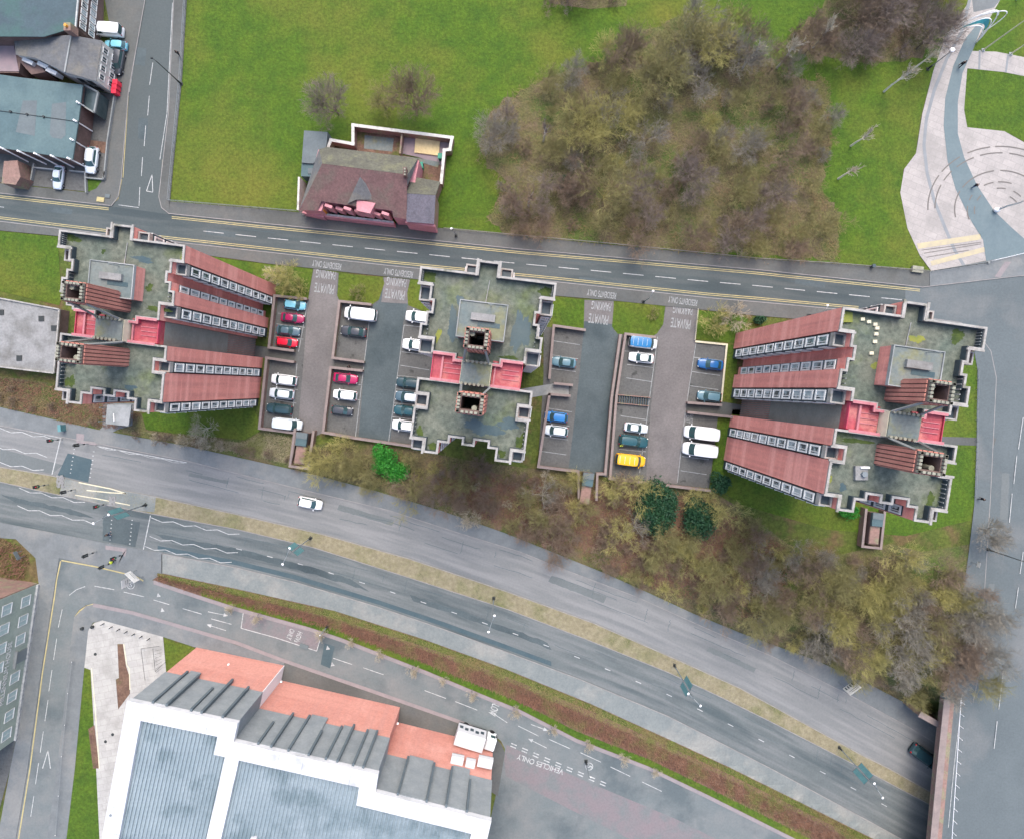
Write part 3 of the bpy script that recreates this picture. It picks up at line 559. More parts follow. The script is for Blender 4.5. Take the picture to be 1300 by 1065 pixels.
# ================================================================ THE THREE TOWER BLOCKS
TW = {'west': ((150.0,414.25),(.91667,.1138),(-.08124,.92462), (-98,-81,-69,-57,-38,-20), .86),
      'middle': ((610.08,469.77),(.99253,.12184),(-.12503,.9914), (-100,-80,-66,-50,-32,-13), .93),
      'east': ((1145.94,534.87),(1.05172,.1477),(-.17455,1.0825), (-94,-77,-64,-50,-28,-10), 1.0)}
ZD, ZP, ZR, ST = 35.2, 36.3, 35.0, 3.27
def make_tower(key, label, extras):
    O, e1, e2, (p1, r1, dd, c2, p3, r3), kz = TW[key]
    S = (H - ZP * kz) / F
    def M(u, v): return ((O[0] + u * e1[0] + v * e2[0] - CX) * S, -(O[1] + u * e1[1] + v * e2[1] - CY) * S)
    def Q(*pts): return [M(*p) for p in pts]
    root = site('tower_block', label, 'tower block', 'tower blocks on the brick car park terrace'); root['group'] = 'red brick tower blocks'; root.scale = (1, 1, kz)
    def box(mb, u0, u1, v0, v1, z0, z1): mb.prism(Q((u0, v0), (u1, v0), (u1, v1), (u0, v1)), z0, z1, bottom=True)
    ax = -5.0; mir = lambda u: 2 * ax - u
    # footprints, north block and south block
    east = [(82,-121),(82,p1),(66,p1),(66,r1),(61,r1),(61,dd),(67,dd),(67,c2),(73,c2),(73,p3),(55,p3),(55,-15)]
    west = [(mir(u), v) for u, v in east][::-1]
    up = [(-20,-121),(-20,-138),(8,-138),(8,-121)] + east + [(25,-15),(25,-8),(-35,-8),(-35,-15)] + west
    low = [(69,19),(69,39),(54,39),(54,56),(69,56),(69,96),(52,96),(52,112),(32,112),(32,97),(21,97),(21,89),(4,89),(4,97),(-12,97),(-12,89),(-28,89),(-28,97),(-41,97),(-41,112),(-60,112),(-60,96),(-78,96),(-78,56),(-63,56),(-63,39),(-78,39),(-78,19)]
    a = MB(); a.prism(Q(*up), 0, ZP, cap=False); a.prism(Q(*low), 0, ZP, cap=False)
    # inner face of the parapet
    def inset(poly, t):
        n = len(poly); ar = sum(poly[i][0] * poly[(i + 1) % n][1] - poly[(i + 1) % n][0] * poly[i][1] for i in range(n)); sg = 1 if ar > 0 else -1
        out = []
        for i in range(n):
            p, c, q = poly[i - 1], poly[i], poly[(i + 1) % n]
            def nn(a_, b_):
                dx, dy = b_[0] - a_[0], b_[1] - a_[1]; l = math.hypot(dx, dy) or 1; return (-dy / l * sg, dx / l * sg)
            n1, n2 = nn(p, c), nn(c, q); k = 1 + n1[0] * n2[0] + n1[1] * n2[1]
            out.append((c[0] + t * (n1[0] + n2[0]) / max(k, .2), c[1] + t * (n1[1] + n2[1]) / max(k, .2)))
        return out
    def parapet(mb, poly, z0, z1, t0, t1):
        o, i = inset(poly, t0), inset(poly, t1); n = len(poly)
        vs = [(*M(*p), z) for z in (z0, z1) for q in (o, i) for p in q]; fs = []
        for k in range(n):
            j = (k + 1) % n
            fs += [(2 * n + k, 2 * n + j, 3 * n + j, 3 * n + k), (n + k, n + j, 3 * n + j, 3 * n + k), (k, j, 2 * n + j, 2 * n + k), (k, j, n + j, n + k)]
        mb.add(vs, fs)
    wall = a.build('wall', 'brick_tower', root)
    c = MB(); parapet(c, up, ZP - .16, ZP + .06, -.3, 2.4); parapet(c, low, ZP - .16, ZP + .06, -.3, 2.4); c.build('coping', 'coping', root)
    c = MB(); parapet(c, up, ZD - .3, ZP - .17, 2.6, 3.0); parapet(c, low, ZD - .3, ZP - .17, 2.6, 3.0); c.build('parapet_face', 'slate_panel', root)
    dk = MB(); dk.prism(Q(*inset(up, .6)), ZD - .3, ZD); dk.prism(Q(*inset(low, .6)), ZD - .3, ZD); dk.build('roof_deck', 'deck', root)
    # ribs on the inside of the parapets
    c = MB()
    for (u0, v0, u1, v1) in ((78,-118,78,p1 - 3),(mir(78),-118,mir(78),p1 - 3),(65,60,65,92),(-74,60,-74,92),(64,dd,64,p3),(mir(64),dd,mir(64),p3)):
        n = 7
        for k in range(n):
            t = k / (n - 1); u, v = u0 + (u1 - u0) * t, v0 + (v1 - v0) * t; box(c, u - .5, u + .5, v - .6, v + .6, ZD, ZP - .2)
    c.build('parapet_rib', 'concrete', root)
    # window bays: rectangle, top ring, windows on their outer side
    bays = [('E', 66, 81, p1 + 1, r1), ('E', 55, 73, p3 + 1, r3), ('E', 54, 69.5, 40, 55), ('S', 53, 68, 97, 111)]
    bays += [('W', mir(81), mir(66), p1 + 1, r1), ('W', mir(73), mir(55), p3 + 1, r3), ('W', -79, -63, 40, 55), ('S', -77, -61, 97, 111)]
    bays += [('N', 9, 25, -134, -121), ('N', -36, -21, -134, -121)]
    for s_, u0, u1, v0, v1 in bays:
        bm_, ring, fl = MB(), MB(), MB()
        box(bm_, u0 + .4, u1 - .4, v0 + .4, v1 - .4, 0, ZR - .5)
        for q in ((u0, u1, v0, v0 + 2), (u0, u1, v1 - 2, v1), (u0, u0 + 2, v0 + 2.05, v1 - 2.05), (u1 - 2, u1, v0 + 2.05, v1 - 2.05)): box(ring, *q, ZR - .9, ZR)
        box(fl, u0 + 2.1, u1 - 2.1, v0 + 2.1, v1 - 2.1, ZR - .46, ZR - .42)
        wb_ = bm_.build('window_bay', 'slate_panel', root); ring.build('bay_rim', 'coping', wb_); fl.build('bay_roof', 'slate_panel', wb_)
    # upper parapet ends that run out over the bays
    c = MB()
    for u0, u1, v in ((62, 83, p1 + .5), (mir(83), mir(62), p1 + .5), (54, 74, p3 + .5), (mir(74), mir(54), p3 + .5), (53, 71, 39.5), (53, 71, 55.5), (-80, -62, 39.5), (-80, -62, 55.5), (51, 70, 96.3), (-79, -60, 96.3)):
        c = MB(); box(c, u0, u1, v - 1.3, v + 1.3, ZP - .14, ZP + .1); c.build('parapet_end', 'coping', root)
    for u, v0, v1 in ((-20.5, -140, -118), (8.5, -140, -118), (52, 95, 114), (-60.5, 95, 114)): c = MB(); box(c, u - 1.4, u + 1.4, v0, v1, ZP - .12, ZP + .12); c.build('parapet_end', 'coping', root)
    # window columns: (fixed axis, value, from, to, outward sign, width factor)
    colsE = [('u', 81.3, p1 + 3, r1 - 2, 1), ('u', 67.2, dd + 1.5, c2 - 1.0, 1), ('u', 73.3, p3 + 3, r3 - 2, 1), ('u', 69.8, 41.5, 53.5, 1), ('u', 68.4, 98.5, 109.5, 1)]
    colsW = [('u', mir(81.3), p1 + 3, r1 - 2, -1), ('u', mir(67.2), dd + 1.5, c2 - 1.0, -1), ('u', mir(73.3), p3 + 3, r3 - 2, -1), ('u', -79.4, 41.5, 53.5, -1), ('u', -77.4, 98.5, 109.5, -1)]
    colsX = [('u', 25.3, -132, -123, 1), ('u', -36.3, -132, -123, -1), ('v', 97.3, -10, 2, 1), ('v', 89.3, -26, -14, 1), ('v', 89.3, 6, 19, 1), ('v', 111.3, 55, 66, 1), ('v', 111.3, -75, -63, 1), ('v', -134.3, 11, 23, -1), ('v', -134.3, -34, -23, -1)]
    notch = [('u', -41 + .3, 99, 110, 1), ('u', -28 + .3, 90.5, 96, 1), ('u', 4.3, 90.5, 96, 1), ('u', 32 - .3 , 99, 110, -1), ('u', 21 - .3, 90.5, 96, -1), ('u', -12 - .3, 90.5, 96, -1)]
    notch = [(a_, b_ , c_, d_, s_) for a_, b_, c_, d_, s_ in notch]
    vis = {'west': colsE + [colsX[0]], 'middle': [('v', r1 + .3, 68, 79, 1), ('v', r1 + .3, mir(79), mir(68), 1), ('u', -28 + .3, 90.5, 96, 1), ('u', -41 + .3, 99, 110, 1)], 'east': colsW + [colsX[1]]}[key]
    rest = [q for q in colsE + colsW + colsX if q not in vis] + ([] if key == 'middle' else notch)
    def window(fr, pn, axis, val, a0, a1, sg, z0, z1):
        def bx(mb, p0, p1_, lo, hi, zz0, zz1):
            d0, d1 = sorted((val + sg * p0, val + sg * p1_))
            if axis == 'u': box(mb, d0, d1, lo, hi, zz0, zz1)
            else: box(mb, lo, hi, d0, d1, zz0, zz1)
        t, tz = 2.0, .27
        bx(fr, 0, 2.2, a0, a1, z0, z0 + tz); bx(fr, 0, 1.6, a0, a1, z1 - tz, z1)
        bx(fr, 0, 1.6, a0, a0 + t, z0 + tz + .003, z1 - tz - .003); bx(fr, 0, 1.6, a1 - t, a1, z0 + tz + .003, z1 - tz - .003)
        m_ = a0 + (a1 - a0) * .66
        if a1 - a0 > 7: bx(fr, 0, 1.5, m_ - .45, m_ + .45, z0 + tz + .003, z1 - tz - .003)
        bx(pn, .2, .9, a0 + t + .02, a1 - t - .02, z0 + tz + .01, z1 - tz - .01)
    for q in vis:
        for k in range(10):
            z0 = 1.9 + k * ST; f_, p_ = MB(), MB(); window(f_, p_, *q, z0, z0 + 2.5)
            wo = f_.build('window', 'frame_white', root); p_.build('pane', 'pane', wo)
    f_, p_ = MB(), MB()
    for q in rest:
        for k in range(10): window(f_, p_, *q, 2.0 + k * ST, 4.35 + k * ST)
    wo = f_.build('window', 'frame_white', root); wo['kind'] = 'stuff'; p_.build('pane', 'pane', wo)['kind'] = 'stuff'
    # storey bands on the sides of the outer bays, and small louvre studs on the stair side
    c = MB()
    for k in range(10):
        z = 1.9 + k * ST
        for u0, u1, v in ((67, 80.5, r1 - .35), (mir(80.5), mir(67), r1 - .35), (57, 72.5, r3 - .35), (mir(72.5), mir(57), r3 - .35)): box(c, u0, u1, v, v + 1.0, z, z + 1.9)
    c.build('bay_panel', 'frame_white', root)
    sp = MB()
    for axis, val, a0, a1, sg in vis + rest:
        if axis == 'u': d0, d1 = sorted((val - sg * .1, val + sg * .5)); box(sp, d0, d1, a0 - .9, a1 + .9, 1.5, ZR - 1)
        else: d0, d1 = sorted((val - sg * .1, val + sg * .5)); box(sp, a0 - .9, a1 + .9, d0, d1, 1.5, ZR - 1)
    sp.build('spandrel', 'slate_panel', root)
    # link between the blocks
    c = MB(); box(c, -62, -24, -14.5, 19.5, 0, 33.9); box(c, 14, 52, -14.5, 19.5, 0, 33.9); c.build('link_wall', 'link_wall', root)
    c = MB(); box(c, -24, 14, -8.5, 20, 0, 37.4); c.build('core_wall', 'cream_paint', root)
    c = MB(); box(c, -23.5, 13.5, -8, 19.5, 37.42, 37.6); c.build('core_roof', 'deck_slab', root)
    for a_, b_ in ((-62, -24.5), (14.5, 52)): c = MB(); box(c, a_, b_, -13.5, 18.5, 33.92, 35.5); c.build('terrace', 'pink_deck', root)
    c = MB()
    for u0, u1, v0, v1 in ((-62,-25,17.2,20.2),(15,52,17.2,20.2),(-62,-37,-16,-13),(27,52,-16,-13),(-37,-34.5,-16,-8),(24.5,27,-16,-8)): box(c, u0, u1, v0, v1, 33.9, ZP - .1)
    c.build('terrace_wall', 'pink_wall', root)
    c = MB()
    for u0, u1, v0, v1 in ((-62.5,-24.5,17,20.4),(14.5,52.5,17,20.4),(-62.5,-37,-16.3,-13),(27,52.5,-16.3,-13),(-37,-34.2,-16.3,-6),(24.2,27,-16.3,-6),(-34,-24,-9.5,-6.5),(14,24,-9.5,-6.5)): box(c, u0, u1, v0, v1, ZP - .09, ZP + .09)
    c.build('terrace_coping', 'pink_cap', root)
    c = MB(); box(c, -63, -62.02, -13, 17, 35.2, 35.8); box(c, 52.02, 53, -13, 17, 35.2, 35.8); c.build('terrace_rail', 'pink_wall', root)
    c = MB(); [(box(c, 52.02, 52.9, -12.5 + 3.1 * k, -11.2 + 3.1 * k, 0, 12.5), box(c, -62.9, -62.02, -12.5 + 3.1 * k, -11.2 + 3.1 * k, 0, 12.5)) for k in range(10)]; c.build('timber_slat', 'slat', root)
    c = MB()
    for k in range(3): box(c, -48, -26, -4 + k * 6, -3.2 + k * 6, 35.51, 35.62); box(c, 28, 49, -4 + k * 6, -3.2 + k * 6, 35.51, 35.62)
    box(c, -51, -48.5, -12, 17, 35.51, 35.9); box(c, 17, 19, -12, 17, 35.51, 35.9); c.build('terrace_seam', 'pink_cap', root)
    # studded rims, struts, open lift shafts
    for v in (-8.5, 19.5):
        st = MB()
        for k in range(7 if v < 0 else 6):
            u = -21 + k * 5.4; x, y = M(u, v); st.cyl(x, y, 37.3, 38.1, .2, 8)
        st.build('stud_row', 'cream_stone', root)
    x, y = M(-5, 6)
    strut = MB()
    for (u0, u1, v0, v1) in ((-18.5, 8, -45.5, -21.5), (-18.5, 12, 30, 53.5)):
        t = 4.6; shaft, hole = MB(), MB(); st = MB(); TZ = ZD + 8.1 * {'west': 1.32, 'middle': 1.12, 'east': 1.0}[key]
        for q in ((u0, u1, v0, v0 + t), (u0, u1, v1 - t, v1), (u0, u0 + t, v0 + t, v1 - t), (u1 - t, u1, v0 + t, v1 - t)): box(shaft, *q, ZD - .2, TZ - .4)
        for k in range(6):
            f = k / 5
            for uu, vv in ((u0 + 2 + f * (u1 - u0 - 4), v0 + 1.8), (u0 + 2 + f * (u1 - u0 - 4), v1 - 1.8), (u0 + 1.8, v0 + 2 + f * (v1 - v0 - 4)), (u1 - 1.8, v0 + 2 + f * (v1 - v0 - 4))):
                box(st, uu - 1.7, uu + 1.7, vv - 1.35, vv + 1.35, TZ - .6, TZ)
                # corduroy ribs down the outside
        n = 5
        for k in range(n):
            f0 = v0 + (v1 - v0) * (k + .12) / n; f1 = v0 + (v1 - v0) * (k + .88) / n
            box(hole, u1, u1 + 1.3, f0, f1, ZD, TZ - .7); box(hole, u0 - 1.3, u0, f0, f1, ZD, TZ - .7)
            g0 = u0 + (u1 - u0) * (k + .12) / n; g1 = u0 + (u1 - u0) * (k + .88) / n
            box(hole, g0, g1, v0 - 1.2, v0, ZD, TZ - .7); box(hole, g0, g1, v1, v1 + 1.2, ZD, TZ - .7)
        x0_, y0_ = M((u0 + u1) / 2 + (5 if v0 > 0 else -6), (v0 + v1) / 2 + (5 if v0 > 0 else -6))
        if v0 < 0: ta, tb, vv = (u0 + 2, v1), (u1 - 2, v1), -9
        else: ta, tb, vv = (u0 + 2, v0), (u1 - 3, v0), 21
        for (uu, v_), u_e in ((ta, -22 if v0 < 0 else -21), (tb, 10 if v0 < 0 else 15)):
            strut.tube([(*M(uu, v_), TZ - 1), (*M(u_e, vv), 37.6)], .16, 4)
        sh_ = shaft.build('lift_shaft', 'brick_dark', root); st.build('studded_rim', 'cream_stone', sh_); hole.build('brick_rib', 'brick_rib', sh_)
        drum = MB(); drum.cyl(x0_, y0_, ZD + 3, TZ - .9, .34, 14); drum.build('flue', 'cream_stone', sh_)
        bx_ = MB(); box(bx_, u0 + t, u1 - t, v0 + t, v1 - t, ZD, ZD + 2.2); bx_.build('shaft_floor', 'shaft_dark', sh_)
    strut.build('strut', 'concrete', root)
    # plant room with its sunk roof
    c = MB(); box(c, -34.5, 24.5, -83, -38, ZD, 37.9); c.build('plant_room', 'brick_tower', root)
    c = MB(); box(c, -34, 24, -82.5, -38.5, 37.92, 37.98); c.build('plant_roof', 'deck_slab', root)
    c = MB()
    for q in ((-35.3,25.3,-83.8,-82.6),(-35.3,25.3,-38.4,-37.2),(-35.3,-34.1,-82.5,-38.5),(24.1,25.3,-82.5,-38.5)): box(c, *q, 37.6, 38.15)
    c.build('plant_room_rim', 'concrete', root)
    c = MB(); box(c, -19, 11, -69, -60, 37.99, 38.5); c.build('roof_box', 'concrete_old', root)
    c = MB(); box(c, -10, 18, -59, -53, 37.985, 38.02); c.build('puddle', 'deck_puddle', root)
    c = MB(); c.tube([(*M(-3, -116), ZD + .12), (*M(-5, -84), ZD + .12)], .05, 5); c.build('cable', 'worn_paint', root)
    c = MB(); c.tube([(*M(4, -80), 37.9), (*M(4.5, -78), 40.5)], .05, 5); c.tube([(*M(1, -80), 40), (*M(8, -79), 40)], .04, 4); c.build('aerial', 'metal_grey', root)
    # moss, puddles and stains lying on the decks
    rnd = random.Random(sum(map(ord, key)))
    def blot(name, m_, u, v, ru, rv, z=ZD + .012, n=110, h=0):
        ph = [rnd.uniform(0, 6.28) for _ in range(4)]; pts = []
        for k in range(n):
            a_ = 2 * math.pi * k / n; r_ = 1 + .22 * math.sin(2 * a_ + ph[0]) + .16 * math.sin(3 * a_ + ph[1]) + .1 * math.sin(5 * a_ + ph[2]) + .07 * math.sin(9 * a_ + ph[3]) + .05 * math.sin(17 * a_ + ph[0]) + rnd.gauss(0, .06)
            pts.append(M(u + ru * r_ * math.cos(a_), v + rv * r_ * math.sin(a_)))
        b_ = MB(); b_.add([(*p, z) for p in pts], [tuple(range(n))][0:1]); 
        me = b_.build(name, m_, root); 
        if me.data.polygons[0].normal.z < 0: me.data.flip_normals()
    for e in extras: blot(*e)
    return root, M, Q
EX = {'west': [('moss', 'moss', -80, -113, 10, 5), ('moss', 'moss', -36, -100, 3, 3), ('moss', 'moss_yellow', 76, -108, 4, 8), ('moss', 'moss', 32, -58, 5, 5), ('moss', 'moss', 47, -30, 14, 4), ('moss', 'moss', -66, 84, 6, 9), ('puddle', 'deck_puddle', 20, -96, 14, 4), ('puddle', 'deck_puddle', 18, 90 - 8, 10, 3)],
      'middle': [('puddle', 'deck_puddle', -42, -52, 7, 22), ('puddle', 'deck_puddle', 44, -55, 10, 28), ('puddle', 'deck_puddle', -38, -86, 6, 5), ('puddle', 'deck_puddle', 44, 64, 15, 7), ('puddle', 'deck_puddle', 12, 74, 22, 9), ('moss', 'moss', -80, -110, 7, 9), ('moss', 'moss', 70, -108, 10, 7), ('moss', 'moss_yellow', -60, -38, 3, 9), ('moss', 'moss', 62, 84, 6, 9), ('moss', 'moss', -48, 104, 8, 4), ('moss', 'moss', 40, 103, 6, 4), ('moss', 'moss', -68, 88, 4, 7), ('moss', 'moss', 35, -19, 14, 3)],
      'east': [('moss', 'moss_yellow', -82, -111, 6, 6), ('moss', 'moss', 56, -108, 9, 7), ('moss', 'moss_yellow', 8, -98, 8, 5), ('moss', 'moss', 55, 86, 5, 8), ('moss', 'moss_yellow', -70, 78, 3, 6), ('moss', 'moss_yellow', -38, -60, 3, 5), ('moss', 'moss', -45, 30, 16, 3), ('puddle', 'deck_puddle', -52, 86, 5, 4)]}
west_tower = make_tower('west', 'leftmost tower block with window columns facing right beside the green corner lawn', EX['west'])
mid_tower = make_tower('middle', 'middle tower block seen flat from above between the two car parks', EX['middle'])
east_tower = make_tower('east', 'rightmost tower block with window columns facing left near the road junction', EX['east'])
# entrance slabs and loose roof items
def roof_item(T, u, v, z, build, name, label, cat):
    m = MB(); x, y = T[1](u, v); build(m, x, y, z); return m
r_, M_, Q_ = east_tower
m = MB(); x, y = M_(-35, 66); m.box(x - .8, x + .8, y - .9, y + .9, ZD, ZD + .5); ob = m.build('rooftop_vent', 'concrete_old'); tag(ob, 'square concrete vent base on the right tower roof', 'vent')
m = MB(); m.box(x - .2, x + .9, y + .62, y + .86, ZD + .5, ZD + .75); ob2 = m.build('vent_bar', 'metal_white', ob)
m = MB(); m.cyl(x + .2, y - .1, ZD + .5, ZD + .9, .35, 12); m.build('vent_cowl', 'metal_grey', ob)
m = MB(); x, y = M_(-81.5, -112); m.box(x - .7, x + .7, y - .7, y + .7, ZD + .02, ZD + .35); tag(m.build('moss_covered_hatch', 'moss_yellow'), 'moss yellow hatch in the top left corner of the right tower roof', 'hatch')
for i, (u, v) in enumerate(((-62,-112),(-54,-110),(-46,-108),(-43,-104),(-43,-97),(-43,-88),(-45,-74))):
    m = MB(); x, y = M_(u, v); m.box(x - .25, x + .25, y - .2, y + .2, ZD, ZD + .3); tag(m.build('paving_block', 'cream_paint'), ['pale block nearest the top left corner of the right tower roof', 'pale block second along the top parapet of the right tower roof', 'pale block third along the top parapet of the right tower roof', 'pale block at the bend of the row on the right tower roof', 'pale block just below the bend on the right tower roof', 'pale block halfway down the row on the right tower roof', 'lowest pale block of the row by the plant room on the right tower roof'][i], 'block', 'pale blocks in a row on the right tower roof')
# ================================================================ OTHER BUILDINGS
def PZ(px, py, z): return P(px, py, z)
def W(px, py, z=0): return P(px, py, z)[:2]
# extrude a roof outline given in photo pixels at height z down to the ground
def blockm(poly, z1, z0=0.0): m = MB(); m.prism([W(x, y, z1) for x, y in poly], z0, z1); return m
def poly3(m, pts):    # one face from (px,py,z)
    m.add([P(*p) for p in pts], [tuple(range(len(pts)))]); return m
def roofm(faces, th=.12):
    m = MB()
    for f in faces:
        q = [Vector(P(*p)) for p in f]; n = (q[1] - q[0]).cross(q[2] - q[0]).normalized()
        if n.z < 0: q = q[::-1]; n = -n
        k = len(q); m.add([tuple(p) for p in q] + [tuple(p - n * th) for p in q], [tuple(range(k)), tuple(range(2 * k - 1, k - 1, -1))] + [(i, k + i, k + (i + 1) % k, (i + 1) % k) for i in range(k)])
    return m
def facade_windows(root, a, b, zs, n, ww, hh, fm, pm, skip=(), off_=.0, names='window', margin=.5):
    # a, b world ground points left-to-right; outward = right of a->b
    a, b = Vector(a), Vector(b); t = (b - a).normalized(); nn = Vector((t.y, -t.x)); Lg = (b - a).length
    for r_, z in enumerate(zs):
        for k in range(n):
            if (r_, k) in skip: continue
            c = a + t * (margin + (Lg - 2 * margin) * (k + .5) / n) + nn * off_
            f = MB(); 
            def bar(s0, s1, z0, z1, d0, d1, mb):
                p = [c + t * s0 + nn * d0, c + t * s1 + nn * d0, c + t * s1 + nn * d1, c + t * s0 + nn * d1]; mb.prism([(q.x, q.y) for q in p], z0, z1, bottom=True)
            h2 = hh / 2; bar(-ww / 2, ww / 2, z - h2, z - h2 + .12, 0, .16, f); bar(-ww / 2, ww / 2, z + h2 - .12, z + h2, 0, .12, f)
            bar(-ww / 2, -ww / 2 + .12, z - h2 + .123, z + h2 - .123, 0, .12, f); bar(ww / 2 - .12, ww / 2, z - h2 + .123, z + h2 - .123, 0, .12, f); bar(-.04, .04, z - h2 + .123, z + h2 - .123, 0, .1, f)
            o = f.build(names, fm, root); g = MB(); bar(-ww / 2 + .125, ww / 2 - .125, z - h2 + .125, z + h2 - .125, .01, .05, g); g.build('pane', pm, o)
# ---- pink pub with the red tiled roof
r = site('pub', 'pink rendered building with a red tiled hipped roof alone on the park lawn', 'pub')
ZE, ZG = 5.2, 8.2
m = MB(); m.prism([W(383,266,ZE), W(404,190,ZE), W(532,204,ZE), W(528,224,ZE), W(521,277,ZE), W(499,276,ZE), W(498,268,ZE), W(430,258,ZE), W(411,258,ZE), W(408,268,ZE)], 0, ZE - .1); m.build('wall', 'pink_render', r)
rf = roofm([[(380,267,ZE),(403,268,ZE),(408,256,ZE + .6),(430,259,ZE + .5),(444,261,ZE + .6),(477,265,ZE + .5),(498,268,ZE + .5),(499,276,ZE),(516,279,ZE),(517,222,ZG),(409,208,ZG)]]); rf.build('roof', 'roof_tile_red', r)
roofm([[(409,208.3,ZG),(517,222.3,ZG),(531,201,ZE),(415,187,ZE),(405,190,ZE)]]).build('rear_roof', 'roof_moss', r)
roofm([[(380,267,ZE),(409,208,ZG),(405,190,ZE),(400,205,ZE)], [(517.3,222.3,ZG),(516.3,238,7.2),(523,224,6.4),(531,201,ZE)]]).build('hip_roof', 'roof_slate', r)
roofm([[(457,225,ZG - .3),(452,254,6.6),(441,259,6.1)],[(457,225,ZG - .3),(452,254,6.6),(475,254,6.2),(480,251,5.9)]]).build('gablet', 'roof_slate', r)
m = MB(); m.prism([W(451,252,7.2), W(475,256,7.2), W(470,272,6.0), W(453,268,6.0)], 3, 6.2); m.build('gable_wall', 'pink_render', r)
m = MB()
for i in range(7):
    x = 413 + i * 12; a, b = W(x, 261 + i * 1.6, 5.2), W(x + 9, 264 + i * 1.6, 5.2); m.seg(a, b, .5, 2.0, 5.5 - (i % 2) * .8)
m.build('scalloped_parapet', 'pink_render', r)
m = MB(); m.seg(W(384,269.5,2.2), W(411,275.5,2.2), .35, 0, 2.2); m.seg(W(412,273.5,2.2), W(500,284,2.2), .5, 0, 2.2); m.build('front_wall', 'pink_render', r)
m = MB(); m.seg(W(412.5,272.5,2.35), W(499.5,282.5,2.35), .32, 2.2, 2.4); m.build('balustrade', 'white_paint', r)
m = MB(); m.prism([W(413,263,.2), W(498,272,.2), W(498,283,.2), W(413,273,.2)], 0, .25); m.build('forecourt', 'moss', r)
m = MB(); m.prism([W(516,246.5,ZE), W(553,248.5,ZE), W(551,284,ZE), W(516,281,ZE)], 0, ZE - .1); m.prism([W(523,225,4), W(558,231,4), W(552,247,4), W(518,246,4)], 0, 4); m.build('annexe_wall', 'brick_wall', r)
roofm([[(515.5,246,6.6),(553,248.5,6.6),(551,285,ZE),(516,282,ZE)]]).build('annexe_roof', 'roof_slate_purple', r)
roofm([[(515.5,245.7,6.6),(553,248.2,6.6),(559,231,4.4),(523,224.5,4.4)]]).build('annexe_rear_roof', 'roof_moss', r)
m = MB(); m.seg(W(517,284.5,3), W(553,289.5,3), .5, 0, 4.6); m.build('annexe_front', 'pink_render', r)
m = MB(); m.box(*sorted((P(512,219,9)[0], P(516,219,9)[0])), *sorted((P(0,213,9)[1], P(0,224,9)[1])), 5, 9.2); ch = m.build('chimney', 'brick_dark', r)
m = MB(); [m.cyl(*P(514, y, 9.5)[:2], 9.2, 9.6, .16, 8) for y in (215, 218.5, 222)]; m.build('chimney_pot', 'cream_stone', ch)
m = MB(); m.seg(W(379.5,225,3.5), W(378,267,3.5), .35, 0, 3.5); m.build('side_wall', 'white_render', r)
m = MB(); m.seg(W(413,254,3), W(411,271,3), .8, 0, 4.5); m.build('orange_panel', 'orange', r)
m = MB(); m.prism([W(386,166,3), W(416,168,3), W(414,186,3), W(398,208,3), W(383,207,3)], 0, 3); m.build('flat_roof_wing', 'felt_grey', r)
m = MB(); m.prism([W(383,208,2.6), W(399,209,2.6), W(398,225,2.6), W(382,224,2.6)], 0, 2.6); m.build('lean_to', 'roof_teal', r)
m = MB(); m.prism([W(391,214,2.7), W(398,214,2.7), W(398,221,2.7), W(391,221,2.7)], 2.6, 2.72); m.build('roof_light', 'felt_grey', r)
r = site('yard_wall', 'white capped brick wall round the rear yard of the pink building', 'yard wall')
m, c = MB(), MB()
yw = [(416,188),(420,178),(448,183),(448,159),(511,167),(574,175),(571,190),(564,191),(560,232)]
for i, (a, b) in enumerate(zip(yw, yw[1:])): 
    m.seg(W(*a, 2.4), W(*b, 2.4), .38, 0, 2.4 - .004 * i, .15); c.seg(W(*a, 2.5), W(*b, 2.5), .55, 2.402, 2.5 + .005 * i, .3)
m.build('brick_face', 'brick_wall', r); c.build('coping', 'white_render', r)
m = MB(); m.seg(W(511,167,1.5), W(508,196,1.5), .3, 0, 1.8); m.build('dividing_wall', 'brick_wall', r)
SH('yard_floor', [(423,181),(449,184),(449,162),(510,169),(508,196),(531,202),(560,210),(558,232),(520,225),(531,201),(420,188)], .1, 'litter'); SH('yard_floor', [(463,172),(500,176),(498,193),(462,189)], .12, 'deck_slab')
SH('yard_floor', [(511,170),(572,178),(568,191),(560,210),(531,200),(508,195)], .13, 'purple_slab')
m = MB(); m.prism([W(527.5,176,.4), W(558.5,179,.4), W(557,198,.4), W(526,194,.4)], .15, .4); tag(m.build('plywood_deck', 'plywood'), 'yellow plywood deck in the walled yard behind the pink building', 'deck')
SH('yard_floor', [(530,201),(558,206),(556,213),(546,210),(533,206)], .16, 'deck_slab')
def bin_(x, y, c, label, cat='bin', grp=None, s=1.0, name='wheelie_bin'):
    e = empty(name, P(x, y, .15), 0, label, cat, grp); m = MB(); m.prism([(-.28*s,-.3*s),(.28*s,-.3*s),(.28*s,.3*s),(-.28*s,.3*s)], 0, .95*s); m.build('body', c, e, bevel=.04); m = MB(); m.prism([(-.33*s,-.36*s),(.33*s,-.36*s),(.33*s,.36*s),(-.33*s,.36*s)], .955*s, 1.05*s); m.build('lid', c, e, bevel=.03)
    m = MB(); m.tube([(-.3*s,.36*s,.1*s),(.3*s,.36*s,.1*s)], .1*s, 8); m.build('wheel', 'tyre', e); return e
bin_(535,214,'green_plastic','teal green skip bin against the rear wall of the pink building', s=1.6); bin_(560,202,'green_plastic','dark green bin in the corner of the plywood yard', s=1.4)
